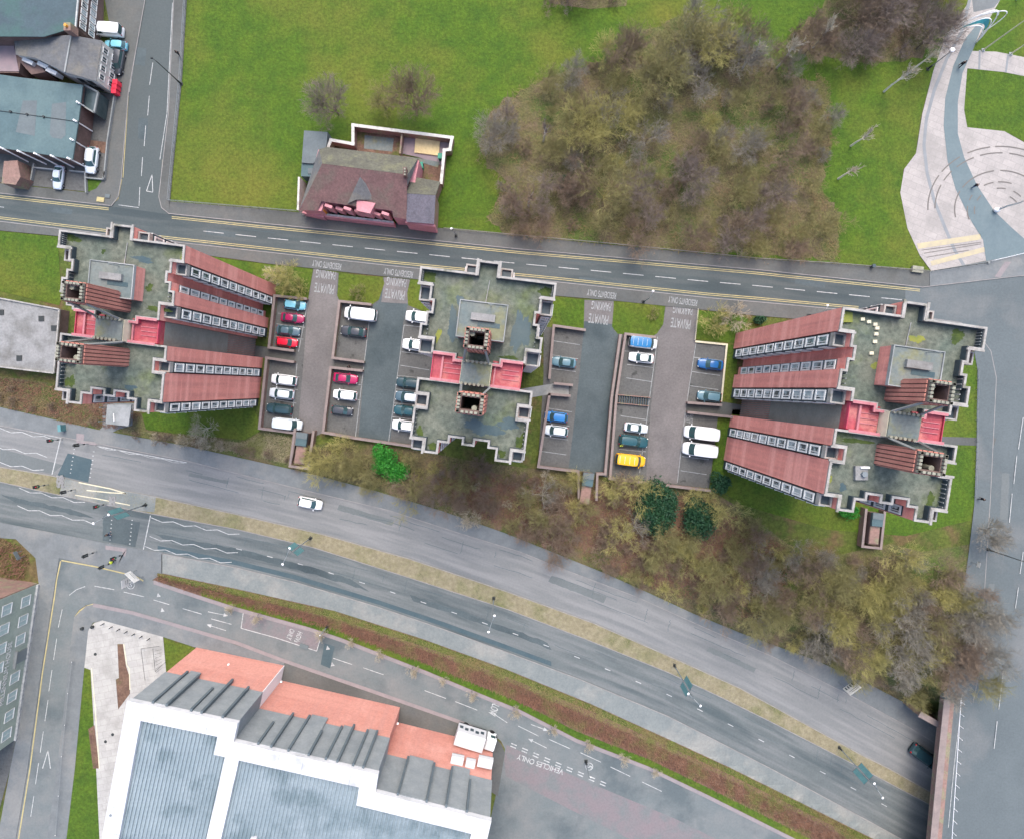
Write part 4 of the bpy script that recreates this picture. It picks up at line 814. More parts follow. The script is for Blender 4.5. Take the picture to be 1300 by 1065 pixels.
for i, (x, y) in enumerate(((421,268.5),(428,270.5),(486,275.5),(492,276.5),(484,278.5))): bin_(x, y, 'blue_plastic', ['blue barrel bin furthest left in the pink building forecourt', 'blue bin second from left in the pink building forecourt', 'blue bin in the middle of the right forecourt cluster', 'blue bin furthest right in the pink building forecourt', 'blue bin in front of the right forecourt cluster'][i], grp='blue bins in the pink building forecourt', s=1.15)
# ---- north-west terrace: slate-roofed block
r = site('terrace_building', 'large blue slate roofed building in the top left corner with a dark window front', 'building')
z = 6.4
m = MB(); m.prism([W(-120,-60,z), W(101,-60,z), W(100,0,z), W(95,34,z), (W(56,47,z)), W(-120,46,z)], 0, z); m.build('wall', 'brick_dark', r)
roofm([[(-120,-60,z),(60,-60,z),(56,47,z + .9),(-120,46,z)],[(60,-60,z),(104,-60,z),(95.5,35,z),(56,47,z + .9)]]).build('roof', 'roof_slate_blue', r)
m = MB(); m.seg(W(104,-60,z + .1), W(95.5,35,z + .1), .25, z - .1, z + .12); m.build('gutter', 'white_paint', r)
facade_windows(r, W(95,34,z), W(102,-40,z), (2.9, 5.1), 8, 1.05, 1.45, 'frame_white', 'pane', margin=.2, off_=.32)
m = MB(); x, y, _ = P(84, 33, 8.5); m.box(x - .6, x + .6, y - .7, y + .7, z, 8.3); ch = m.build('chimney', 'brick_wall', r); m = MB(); m.cyl(x, y, 8.3, 8.8, .25, 8); m.build('chimney_pot', 'orange', ch)
# white gabled house
r = site('white_house', 'white gabled house with a dark slate roof beside the blue slate building', 'house')
z = 5.0
m = MB(); m.prism([W(129,52,z), W(122,103,z), W(82,93,z), W(45,73,z), W(20,69,z), W(20,53,z), W(92,46,z)], 0, z - .2); m.build('wall', 'white_render', r)
roofm([[(90.5,45,z + 1.6),(129.5,52,z),(122,103.5,z),(82,92,z + 1.6)],[(90.5,45,z + 1.6),(82,92,z + 1.6),(45,74,z + .6)],[(90.5,45,z + 1.6),(45,74,z + .6),(20,70,z - .05),(18,52,z)],[(90.5,45,z + 1.6),(18,52,z),(60,46,z + .5)]]).build('roof', 'roof_slate', r)
m = MB(); m.seg(W(90.5,45,z + 1.65), W(82,92,z + 1.65), .25, z + 1.55, z + 1.72); m.build('ridge', 'concrete', r)
facade_windows(r, W(122,102,z), W(129,53,z), (3.8, 1.4), 4, 1.1, 1.3, 'frame_white', 'dark_glass', margin=.3)
facade_windows(r, W(85,94,z), W(121,103,z), (3.6, 1.5), 2, 1.0, 1.2, 'metal_dark', 'dark_glass', margin=.8, off_=.02)
r = site('rear_extension', 'brown rendered extension left of the white gabled house', 'extension')
m = MB(); m.prism([W(-80,48,3.4), W(18,53,3.4), W(20,70,3.4), W(45,76,3.4), W(58,92,3.4), W(40,95,3.4), W(26,80,3.4), W(24,93,3.4), W(-80,92,3.4)], 0, 3.4); m.build('wall', 'brick_dark', r)
m = MB(); m.prism([W(-80,50,3.5), W(17,55,3.5), W(20,70,3.5), W(24,91,3.5), W(-80,90,3.5)], 3.402, 3.5); m.build('roof', 'purple_slab', r)
m = MB()
for x, y in ((36,78),(55,83),(66,91)): m.seg(W(x - 7, y - 3, 4), W(x + 6, y + 3, 4), .7, 2.4, 4.1)
m.build('dormer', 'frame_white', r)
# teal flat-roofed building with raking fins
r = site('teal_roof_building', 'teal flat roofed building with white raking struts at its edges', 'building')
z = 4.3
pl = [(-150,82),(0,95),(28,99),(105,108),(100,150),(92,203),(60,197),(0,188),(-150,165)]
m = blockm([(x - (2 if x > 80 else 0), y) for x, y in pl], z - .25); m.build('wall', 'brick_dark', r)
m = MB(); m.prism([W(x, y, z) for x, y in pl], z - .24, z); m.build('roof', 'roof_teal', r)
SHP = MB(); 
for q in ([(29,128),(47,128),(44,173),(20,168)], [(66,132),(84,130),(83,172),(78,177),(66,175),(63,170)]): SHP.prism([W(x, y, z + .02) for x, y in q], z + .003, z + .015)
SHP.build('roof_patch', 'felt_grey', r)
c = MB(); c.tube([P(-60,138,z + .08), P(0,141,z + .08), P(100,155,z + .08)], .05, 5)
for x, y in ((14,142.5),(35,146),(56,149)): c.cyl(*P(x, y, z)[:2], z, z + .25, .22, 8)
c.build('lightning_cable', 'metal_dark', r)
c = MB()
for x, y, x2, y2 in ((100,131,120,143),(96,154,117,167),(92,178,112,190),(88,202,110,213),(67,199,94,213),(46,196,75,211),(25,193,59,209),(3.5,189,36,206)): c.tube([P(x, y, z + .35), P(x2, y2, .3)], .13, 5); c.cyl(*P(x, y, z)[:2], z, z + .5, .17, 8)
c.build('strut', 'metal_white', r)
m = MB(); m.prism([W(105,108,3.2), W(124,117,3.2), W(120,144,3.2), W(100,131,3.2)], .05, 3.0); m.build('glazed_corner', 'dark_glass', r)
m = MB(); m.seg(W(107,108,3.3), W(124,117,3.3), .3, 3.0, 3.3); m.seg(W(124,117,3.3), W(119,143,3.3), .3, 3.0, 3.3); m.seg(W(119,143,3.3), W(101,132,3.3), .25, 3.0, 3.3); m.build('canopy_edge', 'concrete', r)
m = MB(); m.prism([W(5,205,3), W(22,204,3), W(26,225,3), W(20,235,3), (W(2,233,3))], 0, 3); m.build('red_porch', 'brick_wall', r)
SH('forecourt', [(105,145),(125,117),(145,120),(136,180),(132,226),(112,244),(0,232),(-200,205),(-200,170),(0,190),(60,200),(92,206),(97,180)], .06, 'asphalt_bay')
SH('forecourt_paving', [(113,178),(137,181),(135,196),(114,190)], .08, 'litter'); SH('grass_plot', [(109,228),(130,229),(122,240),(111,244)], .13, 'lawn')
r = site('forecourt_wall', 'low white wall round the parking bays of the teal roofed building', 'wall')
c = MB()
for a, b in (((43,213),(72,216)),((88,217),(108,219)),((43,208),(39,229)),((108,219),(109,245)),((109,226),(131,228)),((133,218),(131,228)),((145,122),(136,181)),((136,181),(132,226))): c.seg(W(*a, .6), W(*b, .6), .22, 0, .7)
c.build('coping', 'concrete', r)
# ---- concrete deck at the left edge
r = site('garage_deck', 'pale flat concrete garage roof at the left edge below the corner lawn', 'garage')
z = 2.6; pl = [(-150,358),(0,379),(75,393),(72,430),(68,474),(0,466),(-150,440)]
blockm(pl, z).build('wall', 'brick_dark', r); m = MB(); m.prism([W(x, y, z + .05) for x, y in pl], z + .002, z + .05); m.build('roof', 'concrete_old', r)
c = MB(); 
for a, b in zip(pl, pl[1:] + pl[:1]): c.seg(W(*a, z + .3), W(*b, z + .3), .25, z + .055, z + .35)
c.build('coping', 'coping', r)
c = MB(); 
for x, y in ((2,397),(53,405),(69,417),(25,455)): q = P(x, y, z); c.box(q[0] - .5, q[0] + .5, q[1] - .5, q[1] + .5, z + .052, z + .15)
c.build('drain_cover', 'metal_dark', r)
r = site('west_canopy', 'flat grey glazed entrance canopy below the leftmost tower', 'canopy')
m = blockm([(136,514),(167,514),(163,541),(134,538)], 3.0, 2.7); m.build('roof', 'concrete', r)
m = MB(); [m.cyl(*P(x, y, 0)[:2], 0, 2.7, .09, 6) for x, y in ((139,517),(163,517),(161,536),(138,534))]; m.build('post', 'metal_grey', r)
m = MB(); m.seg(W(145,535,3.05), W(144.5,525,3.05), .1, 3.0, 3.15); m.build('seam', 'metal_white', r)
# ---- big hall, bottom left
r = site('brick_hall', 'large hall with salmon brick base, dark fin cladding and blue corrugated roof', 'hall')
ZB, ZT = 10.0, 19.0
A0 = (249.8, 821); A1 = (361, 844); B0 = (357, 863); B1 = (508, 897); C0 = (505, 916); C1 = (626, 946)
def dn(p, q, k): return (p[0] + (q[0] - p[0]) * k, p[1] + (q[1] - p[1]) * k)
foot = [(249.8,821),A1,B0,B1,C0,C1,(620,990),(560,1240),(190,1150)]
foot[-1] = (205, 985 + 0); foot = [(249.8,821),A1,B0,B1,C0,C1,(590,1100),(215,1010)]
wf = [W(*p) for p in foot]
def insetw(poly, t):
    n = len(poly); ar = sum(poly[i][0] * poly[(i + 1) % n][1] - poly[(i + 1) % n][0] * poly[i][1] for i in range(n)); sg = 1 if ar > 0 else -1; out = []
    for i in range(n):
        p, c_, q = poly[i - 1], poly[i], poly[(i + 1) % n]
        def nn(a_, b_):
            dx, dy = b_[0] - a_[0], b_[1] - a_[1]; l = math.hypot(dx, dy) or 1; return (-dy / l * sg, dx / l * sg)
        n1, n2 = nn(p, c_), nn(c_, q); k = 1 + n1[0] * n2[0] + n1[1] * n2[1]
        out.append((c_[0] + t * (n1[0] + n2[0]) / max(k, .3), c_[1] + t * (n1[1] + n2[1]) / max(k, .3)))
    return out
m = MB(); m.prism(wf, 0, ZB); m.build('brick_base', 'brick_salmon', r)
m = MB(); m.prism(insetw(wf, -.12), ZB + .003, ZT); m.build('cladding', 'cladding', r)
def ringm(mb, poly, t0, t1, z0, z1):
    o_, i_ = insetw(poly, t0), insetw(poly, t1); n = len(poly); vs = [(*p, z_) for z_ in (z0, z1) for q in (o_, i_) for p in q]
    fs = []
    for k in range(n):
        j = (k + 1) % n; fs += [(2*n+k, 2*n+j, 3*n+j, 3*n+k), (n+k, n+j, 3*n+j, 3*n+k), (k, j, 2*n+j, 2*n+k), (k, j, n+j, n+k)]
    mb.add(vs, fs)
m = MB(); ringm(m, wf, -.3, 2.3, ZT + .003, ZT + .9)
# white beam between the two roof fields
ba, bb = wf[2], (wf[2][0] - 6.5, wf[2][1] - 30)
m.seg((ba[0] + .4, ba[1] - 1.0), (ba[0] - 4.4, ba[1] - 22), 2.2, ZT + .01, ZT + .88); m.build('white_parapet', 'white_metal', r)
rp = insetw(wf, 2.2); cm = MB()
cm.prism(rp, ZT + .004, ZT + .25); cm.build('roof', 'roof_blue_metal', r)
cm = MB(); t_ = Vector((-.215, -.976)); 
x0 = min(p[0] for p in rp); 
for k in range(105):
    x = x0 + k * .62 + 1; a_ = Vector((x + 6, 0)); 
    hits = []
    base = Vector((x, -45)); 
    for i in range(len(rp)):
        p, q = Vector(rp[i]), Vector(rp[(i + 1) % len(rp)]); e_ = q - p; den = t_.x * e_.y - t_.y * e_.x
        if abs(den) < 1e-6: continue
        s = ((p - base).x * e_.y - (p - base).y * e_.x) / den; u = ((p - base).x * t_.y - (p - base).y * t_.x) / den
        if 0 <= u <= 1: hits.append(s)
    hits.sort()
    for s0, s1 in zip(hits[::2], hits[1::2]):
        if s1 - s0 > 1: cm.seg(base + t_ * (s0 + .3), base + t_ * (s1 - .3), .22, ZT + .253, ZT + .42)
cm.build('roof_rib', 'roof_blue_metal', r)
for i, (u, v) in enumerate(((-62, -66), (-54, -74), (-40, -70), (-34, -78), (-22, -76), (-60, -84), (-12, -82))):
    m = MB(); m.box(u - .45, u + .45, v - .35, v + .35, ZT + .25, ZT + .8); vo = m.build('roof_vent', 'white_metal', r); m = MB(); m.cyl(u, v, ZT + .8, ZT + .95, .22, 10); m.build('vent_cap', 'metal_grey', vo)
m = MB()
for i in range(len(wf)):
    p, q = Vector(wf[i]), Vector(wf[(i + 1) % len(wf)]); e_ = (q - p); n_ = int(e_.length / 3.6)
    if n_ < 2: continue
    t2 = e_.normalized(); nn2 = Vector((-t2.y, t2.x)); ins = insetw(wf, 1.0)
    sgn = 1 if (Vector(ins[i]) - p).dot(nn2) > 0 else -1
    for k in range(1, n_): c2_ = p + e_ * k / n_; m.seg(c2_ + nn2 * sgn * .0, c2_ + nn2 * sgn * 2.25, .05, ZT + .902, ZT + .915)
m.build('parapet_joint', 'metal_grey', r)
def fins(a, b, ts, r):
    a, b = Vector(W(*a)), Vector(W(*b)); t = (b - a).normalized(); nn = Vector((-t.y, t.x)); Lg = (b - a).length
    for f, zz, thick in ts:
        m = MB(); c_ = a + t * Lg * f; p = [c_ + nn * .1 - t * thick / 2, c_ + nn * .1 + t * thick / 2, c_ + nn * .75 + t * thick / 2, c_ + nn * .75 - t * thick / 2]; m.prism([(q.x, q.y) for q in p], zz, ZT + .35, bottom=True); m.build('fin', 'fin', r)
    # slightly proud cladding trays between some fins
    m = MB()
    for (f, zz, th), (f2, z2, t2) in list(zip(ts, ts[1:]))[::2]:
        c0, c1 = a + t * (Lg * f + th / 2 + .02), a + t * (Lg * f2 - t2 / 2 - .02); p = [c0 + nn * .14, c1 + nn * .14, c1 + nn * .4, c0 + nn * .4]; m.prism([(q.x, q.y) for q in p], zz - .8, ZT + .1, bottom=True)
    m.build('cladding_tray', 'cladding', r)
fins(A0, A1, ((.20, 9.4, .35), (.33, 9.8, .35), (.56, 12.6, .35), (.66, 9.0, .35), (.86, 10.2, .35)), r)
fins(B0, B1, ((.17, 13.5, .35), (.26, 10, .35), (.38, 9.6, .35), (.52, 13, .35), (.64, 10.6, .35), (.72, 9.4, .35), (.83, 10, .35), (.90, 9.6, .35)), r)
fins(C0, C1, ((.2, 10, .35), (.45, 10, .35), (.62, 9.8, .35), (.8, 12, .35)), r)
m = MB(); m.seg(W(361,844), W(357,863), .1, 0, ZB - .1); 
for x, y in ((290,843),(357,865),(505,918)): q = W(x, y, 6); m.box(q[0] - .15, q[0] + .15, q[1] - .1, q[1] + .1, 5.8, 6.1)
m.build('wall_lamp', 'metal_white', r)
# ---- green stone office, bottom left edge
r = site('stone_office', 'pale green stone office with rows of white blinds at the bottom left edge', 'office')
z = 13; a, b = W(48.5,741), W(20,938); e = (a[0] - 22, a[1] + 3.5); e2 = (b[0] - 22, b[1] + 3.5)
m = MB(); m.prism([a, b, e2, e], 0, z); m.build('wall', 'green_stone', r)
m = MB(); m.seg((a[0] - .1, a[1] + .08), (e[0], e[1] + .08), .2, 0, z); m.build('end_wall', 'brick_wall', r)
m = MB(); m.seg(a, b, .8, 0, .5); m.build('plinth', 'white_paint', r)
facade_windows(r, b, a, (2.5, 6.6, 10.4), 8, 2.0, 2.0, 'frame_white', 'green_pane', skip=((0, 4),), margin=.6)
tv = (Vector(a) - Vector(b)); dc = Vector(b) + tv * (4.5 / 8); nn = Vector((tv.y, -tv.x)).normalized(); tn = tv.normalized()
m = MB(); pp = [dc - tn * 1.1, dc + tn * 1.1, dc + tn * 1.1 + nn * .12, dc - tn * 1.1 + nn * .12]; m.prism([(q.x, q.y) for q in pp], .5, 3.1); m.build('door', 'metal_grey', r)
m = MB(); pp = [dc - tn * 1.6 , dc + tn * 1.6, dc + tn * 1.6 + nn * .5, dc - tn * 1.6 + nn * .5]; m.prism([(q.x, q.y) for q in pp], 3.15, 3.35, bottom=True); m.build('door_canopy', 'concrete', r)
cu = bpy.data.curves.new('fascia_lettering', 'FONT'); cu.body = 'MILLENNIUM HOUSE'; cu.align_x = 'CENTER'; cu.align_y = 'CENTER'; cu.size = 1.25; cu.extrude = .03; cu.materials.append(MATS['frame_white'])
o = bpy.data.objects.new('fascia_lettering', cu); COL.objects.link(o); p = Vector(b) + tv * .5 + nn * .08; o.location = (p.x, p.y, 4.75)
o.rotation_euler = Matrix((( tn.x, 0, nn.x), (tn.y, 0, nn.y), (0, 1, 0))).to_euler(); o = to_mesh(o); o.parent = r
# hedge roof red bits and bank below office
SH('lower_yard', [(25,915),(20,938),(13,975),(-20,1100),(-300,1100),(-300,900)], .08, 'asphalt_bay')
# ---- bridge carrying the east road over the dual carriageway
r = site('road_bridge', 'road bridge with a pink brick parapet over the dual carriageway, bottom right', 'bridge')
m = MB(); m.prism([W(1201,868), W(1500,868), W(1480,1180), W(1172,1180)], -1.2, -.02, bottom=True); m.build('deck', 'concrete', r)
m = MB(); m.prism([W(1199,888), W(1206,888), W(1198,975), W(1180,1170), W(1172,1170), W(1190,975)], -1.2, 1.1, bottom=True); m.build('parapet', 'brick_wall', r)
m = MB(); m.prism([W(1198.5,888,1.2), W(1206.5,888,1.2), W(1198.5,975,1.2), W(1180.5,1170,1.2), W(1171.5,1170,1.2), W(1189.5,975,1.2)], 1.102, 1.22); m.build('parapet_coping', 'coping_brown', r)
m = MB(); m.seg(P(1168,906,-1.2)[:2], P(1204,926,-1.2)[:2], .8, -7, -1.0); m.build('wing_wall', 'brick_wall', r); m = MB(); m.seg(P(1167,905.5,-1)[:2], P(1204,926,-1)[:2], 1.1, -.998, -.85); m.build('wing_wall_coping', 'coping_brown', r)
c = MB()
c.seg(W(1220,885,1), W(1206,1100,1), .06, 1.0, 1.08)
for k in range(14): q = W(1219.5 - k * 1.0, 890 + k * 15); c.box(q[0] - .04, q[0] + .04, q[1] - .04, q[1] + .04, .1, 1.05)
o = c.build('guard_rail', 'metal_white'); tag(o, 'thin white guard rail along the bridge footway, bottom right', 'railing')
# ---- brick walls of the car parks
def wall(pts, label, h=1.3, wd=.32, m_='brick_wall', name='brick_wall', cap='coping_brown', grp='brick walls round the parking bays'):
    r = site(name, label, 'wall', grp); b_, c_ = MB(), MB()
    for i, (a, b) in enumerate(zip(pts, pts[1:])): b_.seg(W(*a), W(*b), wd, 0, h - .004 * i, wd / 2); c_.seg(W(*a), W(*b), wd + .14, h + .002, h + .1 + .004 * i, wd / 2 + .07)
    b_.build('brickwork', m_, r); c_.build('coping', cap, r)
wall([(391,381),(352,377),(345,442),(375,446)], 'brown brick wall round the bays right of the leftmost tower, upper pen')
wall([(375,460),(342,455),(333,543),(379,549),(373,582)], 'brown brick wall round the lower pen beside the leftmost tower')
wall([(472,388),(433.5,384),(425,455),(463,460)], 'brick wall enclosing the white van and dark saloon, middle of the left car park')
wall([(461,471),(422.5,467),(413,548)], 'brick wall left of the crimson, white and black cars in the left car park')
wall([(413,548),(451,555),(520,565),(560,570)], 'long low brick wall along the bottom of the left car park')
wall([(741,420),(702.5,414.5),(697,480)], 'brick wall round the top bay right of the middle tower')
wall([(704,487),(725,489)], 'short brick stub wall above the path right of the middle tower'); wall([(697,500.5),(722,502.5)], 'short brick stub wall below the path right of the middle tower')
wall([(697,501),(683,591),(733,597),(734,630)], 'brick wall left and below the bays right of the middle tower')
wall([(829,429),(792.5,425),(781,503),(773,606),(815,611),(898,621)], 'long brick wall from the blue roofed van down to the yellow van')
wall([(786,427),(775,505),(767,600)], 'second parallel brick wall just left of the blue roofed van pen')
wall([(871.5,511),(912,514)], 'brick wall above the path left of the rightmost tower'); wall([(871.5,523),(928,529)], 'brick wall below the path left of the rightmost tower')
wall([(883,434),(922,438),(915,509)], 'low pale kerb wall round the two dark cars beside the rightmost tower', .25, .2, 'concrete', 'kerb_wall', 'cream_paint')
wall([(767,600),(757,600),(756,632)], 'short brick wall right of the bin shelter below the teal lane')
r = site('ramp_grille', 'dark slatted stair grille between two parking pens, right car park', 'grille'); m = MB(); 
for k in range(14): x = 784 + k * 3; m.seg(W(x, 502 + k * .3, .5), W(x - 1, 511 + k * .3, .5), .14, .05, .5)
m.build('slat', 'slate_panel', r); m = MB(); m.seg(W(782,501,.6), W(826,505,.6), .15, .05, .55); m.seg(W(781,511.5,.6), W(824,515.5,.6), .15, .05, .55); m.build('rail', 'brick_wall', r)
def shelter(x, y, ang, label, s=1.0, frame=True):
    r = empty('bin_shelter', P(x, y, 0), R(ang), label, 'shelter', 'small brick bin shelters')
    m = MB(); m.prism([(-.95,-3.2),(.95,-3.2),(.95,2.6),(-.95,2.6)], 0, 1.9); m.build('brickwork', 'brick_dark', r)
    m = MB(); m.prism([(-1.0,.3),(1.0,.3),(1.0,2.7),(-1.0,2.7)], 1.95, 2.5); m.build('roof', 'roof_teal', r)
    m = MB(); m.prism([(-1.02,1.6),(1.02,1.6),(1.02,2.75),(-1.02,2.75)], 2.503, 2.62); m.build('roof_panel', 'felt_grey', r)
    m = MB(); m.prism([(-.85,-3.0),(.85,-3.0),(.85,.2),(-.85,.2)], 1.903, 1.99); m.build('timber_top', 'brick_wall', r)
    if frame:
        m = MB()
        for q in ((-1.9,-1.55,-4.0,3.2),(1.55,1.9,-4.0,3.2),(-1.5,1.5,-4.0,-3.65)): m.box(*q, 0, 1.5)
        m.build('outer_wall', 'brick_wall', r)
        m = MB()
        for q in ((-1.95,-1.5,-4.05,3.2),(1.5,1.95,-4.05,3.2),(-1.45,1.45,-4.05,-3.6)): m.box(*q, 1.503, 1.6)
        m.build('outer_coping', 'coping_brown', r)
shelter(387,566,-8,'bin shelter with a pale roof below the left car park, furthest left'); shelter(743,616,-8,'bin shelter with a teal roof below the teal lane, middle of the three', frame=False); shelter(1103,666,-6,'bin shelter in a brick frame below the rightmost tower')
# ================================================================ VEHICLES
def car_proto(kind):
    L_, Wd, Hh, zs, nose, a0, r0, r1, b1, rw = dict(          # length, width, height, belt, bonnet z, screen base, roof front, roof rear, rear glass base, roof half width
        hatch=(4.1,1.75,1.48,.93,.80, .95, .35,-1.45,-1.85,.60), saloon=(4.5,1.78,1.44,.92,.80, .85,.2,-1.05,-1.75,.58), estate=(4.6,1.8,1.5,.95,.82, .95,.35,-1.9,-2.15,.62),
        van=(5.0,1.95,2.0,1.15,1.0, 1.75,1.15,-2.35,-2.45,.82), mpv=(4.4,1.8,1.65,1.0,.88, 1.15,.5,-1.75,-2.05,.68), minivan=(4.9,1.9,1.9,1.1,.98,1.55,1.0,-2.2,-2.4,.78))[kind]
    e = empty('parked_car' if kind not in ('van', 'minivan') else 'parked_van'); h = L_ / 2; w_ = Wd / 2
    st = [(-h,.70,.45),(-h + .08,.86,.9),(-h + .3,.95,1),(-h + .8,1,1),(-.6,1,1),(.4,1,1),(h - 1.2,.99,1),(h - .55,.93,.99),(h - .2,.80,.93),(h - .05,.62,.8),(h,.45,.55)]
    m = MB(); rings = []
    for x, fw, fz in st:
        front = smooth((x - a0 + .3) / max(h - a0, .1)); top = zs + (nose - zs) * front - (.10 if x < -h + .3 else 0)
        top *= .6 + .4 * fz; ww = w_ * fw
        rings.append([(x, -ww * .93, .22), (x, -ww, .5), (x, -ww * .99, top * .82), (x, -ww * .90, top * .97), (x, -ww * .5, top * 1.0 + .02), (x, 0, top + .035), (x, ww * .5, top + .02), (x, ww * .90, top * .97), (x, ww * .99, top * .82), (x, ww, .5), (x, ww * .93, .22)])
    n = len(rings[0]); m.add([p for r_ in rings for p in r_], [(i * n + k, (i + 1) * n + k, (i + 1) * n + (k + 1) % n, i * n + (k + 1) % n) for i in range(len(rings) - 1) for k in range(n)] + [tuple(range(n)), tuple(range(len(rings) * n - 1, (len(rings) - 1) * n - 1, -1))])
    body = m.build('body', 'paint_white', e, True)
    zb = zs * .96; wb = w_ * .90
    # roof shell
    m = MB(); nx, ny = 8, 6; vs = []
    for i in range(nx + 1):
        for j in range(ny + 1):
            s, t = i / nx, j / ny * 2 - 1; x = r1 + (r0 - r1) * s; cx_ = 1 - (abs(2 * s - 1) ** 4) * .12
            vs.append((x + (.12 * (1 - t * t) if s == 1 else -.08 * (1 - t * t) if s == 0 else 0), rw * t * cx_ * (w_ / .9), Hh - .05 * t * t - .05 * (2 * s - 1) ** 2))
    fs = [(i * (ny + 1) + j, (i + 1) * (ny + 1) + j, (i + 1) * (ny + 1) + j + 1, i * (ny + 1) + j + 1) for i in range(nx) for j in range(ny)]
    o_ = len(vs); vs += [(x, y, z - .06) for x, y, z in vs]; fs += [tuple(q + o_ for q in f[::-1]) for f in fs]
    m.add(vs, fs); m.build('roof', 'paint_white', e, True)
    rwy = rw * (w_ / .9); zr = Hh - .07
    def panel(p, name, mt, inset_=0, th=.02):
        m = MB(); c = sum((Vector(q) for q in p), Vector()) / len(p); q = [Vector(v) + (c - Vector(v)) * inset_ for v in p]; nn = (q[1] - q[0]).cross(q[2] - q[0]).normalized()
        m.add([tuple(v) for v in q] + [tuple(v - nn * th) for v in q], [(0, 1, 2, 3), (7, 6, 5, 4), (0, 4, 5, 1), (1, 5, 6, 2), (2, 6, 7, 3), (3, 7, 4, 0)]); return m.build(name, mt, e)
    A = [(a0, -wb * .93, zb), (a0, wb * .93, zb), (r0 + .02, rwy * .93, zr), (r0 + .02, -rwy * .93, zr)]
    m = MB(); vs = []
    for i in range(4):
        for j in range(7):
            s, t = i / 3, j / 6 * 2 - 1; y = (wb * .93 * (1 - s) + rwy * .93 * s) * t; vs.append((a0 + (r0 + .02 - a0) * s + .16 * (1 - t * t) * (1 - s * .4), y, zb + (zr - zb) * s + .02))
    m.add(vs, [(i * 7 + j, i * 7 + j + 1, (i + 1) * 7 + j + 1, (i + 1) * 7 + j) for i in range(3) for j in range(6)]); m.build('windscreen', 'car_glass', e, True)
    m = MB(); vs = []
    for i in range(4):
        for j in range(7):
            s, t = i / 3, j / 6 * 2 - 1; y = (wb * .88 * (1 - s) + rwy * .90 * s) * t; vs.append((b1 + (r1 - b1) * s - .1 * (1 - t * t), y, zb + (zr - zb) * s + .02))
    m.add(vs, [(i * 7 + j, (i + 1) * 7 + j, (i + 1) * 7 + j + 1, i * 7 + j + 1) for i in range(3) for j in range(6)]); m.build('rear_window', 'car_glass', e, True)
    van = kind in ('van',)
    for s in (-1, 1):
        split = .35 if van else None
        p0, p1, p2, p3 = (b1, s * wb * .95, zb), (a0, s * wb * .95, zb), (r0, s * rwy * .97, zr), (r1, s * rwy * .97, zr)
        if s < 0: p = [p0, p1, p2, p3]
        else: p = [p1, p0, p3, p2]
        panel(p, 'cabin_side', 'paint_white')
        if van:
            q0, q1, q2, q3 = (.55, s * (wb * .95 + .012), zb + .06), (a0 - .15, s * (wb * .95 + .012), zb + .06), (r0 - .1, s * (rwy + .02), zr - .1), (.55, s * (rwy + .02), zr - .1)
        else: q0, q1, q2, q3 = (b1 + .35, s * (wb * .95 + .012), zb + .04), (a0 - .2, s * (wb * .95 + .012), zb + .04), (r0 - .08, s * (rwy * .97 + .012), zr - .06), (r1 + .2, s * (rwy * .97 + .012), zr - .06)
        panel([q0, q1, q2, q3] if s < 0 else [q1, q0, q3, q2], 'side_window', 'car_glass')
        m = MB(); m.ell((a0 - .12, s * (w_ + .1), zs + .04), (.1, .13, .08), 8, 5); m.build('wing_mirror', 'paint_white', e, True)
        m = MB(); m.ell((h - .16, s * w_ * .62, nose * .80), (.16, .18, .09), 8, 5); m.build('headlight', 'headlamp', e, True)
        m = MB(); m.ell((-h + .10, s * w_ * .72, zs * .80), (.08, .14, .14), 8, 5); m.build('tail_light', 'tail_lamp', e, True)
        for xw in (h - .82, -h + .80):
            m = MB(); m.tube([(xw, s * (w_ - .20), .31), (xw, s * (w_ + .005), .31)], .31, 16); t_ = m.build('wheel', 'tyre', e); m = MB(); m.tube([(xw, s * (w_ + .006), .31), (xw, s * (w_ + .02), .31)], .19, 10); m.build('rim', 'rim', t_)
    if kind in ('van', 'minivan'):
        m = MB()
        for x in (-1.9, -1.1, -.3, .5): m.box(x - .02, x + .02, -rwy * .7, rwy * .7, Hh - .01, Hh + .015)
        m.build('roof_rib', 'paint_silver', e)
    for c in e.children:
        if c.name.split('.')[0] in ('body', 'roof', 'cabin_side', 'wing_mirror'): c.material_slots[0].link = 'OBJECT'
    return e, L_
PR = {}
def car(kind, px, py, ln, ang, paint, label, z=.04, roof=None, grp='parked cars and vans', name=None):
    if kind not in PR: PR[kind] = [*car_proto(kind), False]
    p = PR[kind]
    if p[2]: e = copy_tree(p[0])
    else: e = p[0]; p[2] = True
    g = D(px, py); e.location = P(px, py, g + z); s = ln * .148 / p[1] * (H - g) / H; e.scale = (s, s, s); e.rotation_euler = (0, 0, R(-ang))
    for c in e.children:
        b = c.name.split('.')[0]
        if b in ('body', 'roof', 'cabin_side', 'wing_mirror'): c.material_slots[0].link = 'OBJECT'; c.material_slots[0].material = MATS['paint_' + (roof if (roof and b == 'roof') else paint)]
    if name: e.name = name
    tag(e, label, 'van' if kind in ('van', 'minivan') else 'car', grp); return e
A_, B_ = 7, 187       # nose to the right / to the left in the bays
W1 = 'beside the leftmost tower'
car('hatch',375.7,388,28,A_,'light_blue','light blue hatchback, topmost car in the pen '+W1)
car('saloon',373,404.5,29.5,A_,'maroon','maroon car between the light blue and slate blue cars '+W1)
car('saloon',367.5,420.5,30,A_,'slate_blue','slate blue car third down in the pen '+W1)
car('hatch',365.6,435,27.5,A_,'red','bright red hatchback at the bottom of the upper pen '+W1)
car('mpv',362.5,482.5,32,B_,'white','white people carrier, topmost of the lower pen '+W1)
car('hatch',359.5,499.8,31,B_,'silver','silver white hatchback second down in the lower pen '+W1)
car('estate',356.5,519,32.5,B_,'teal_black','dark teal estate third down in the lower pen '+W1)
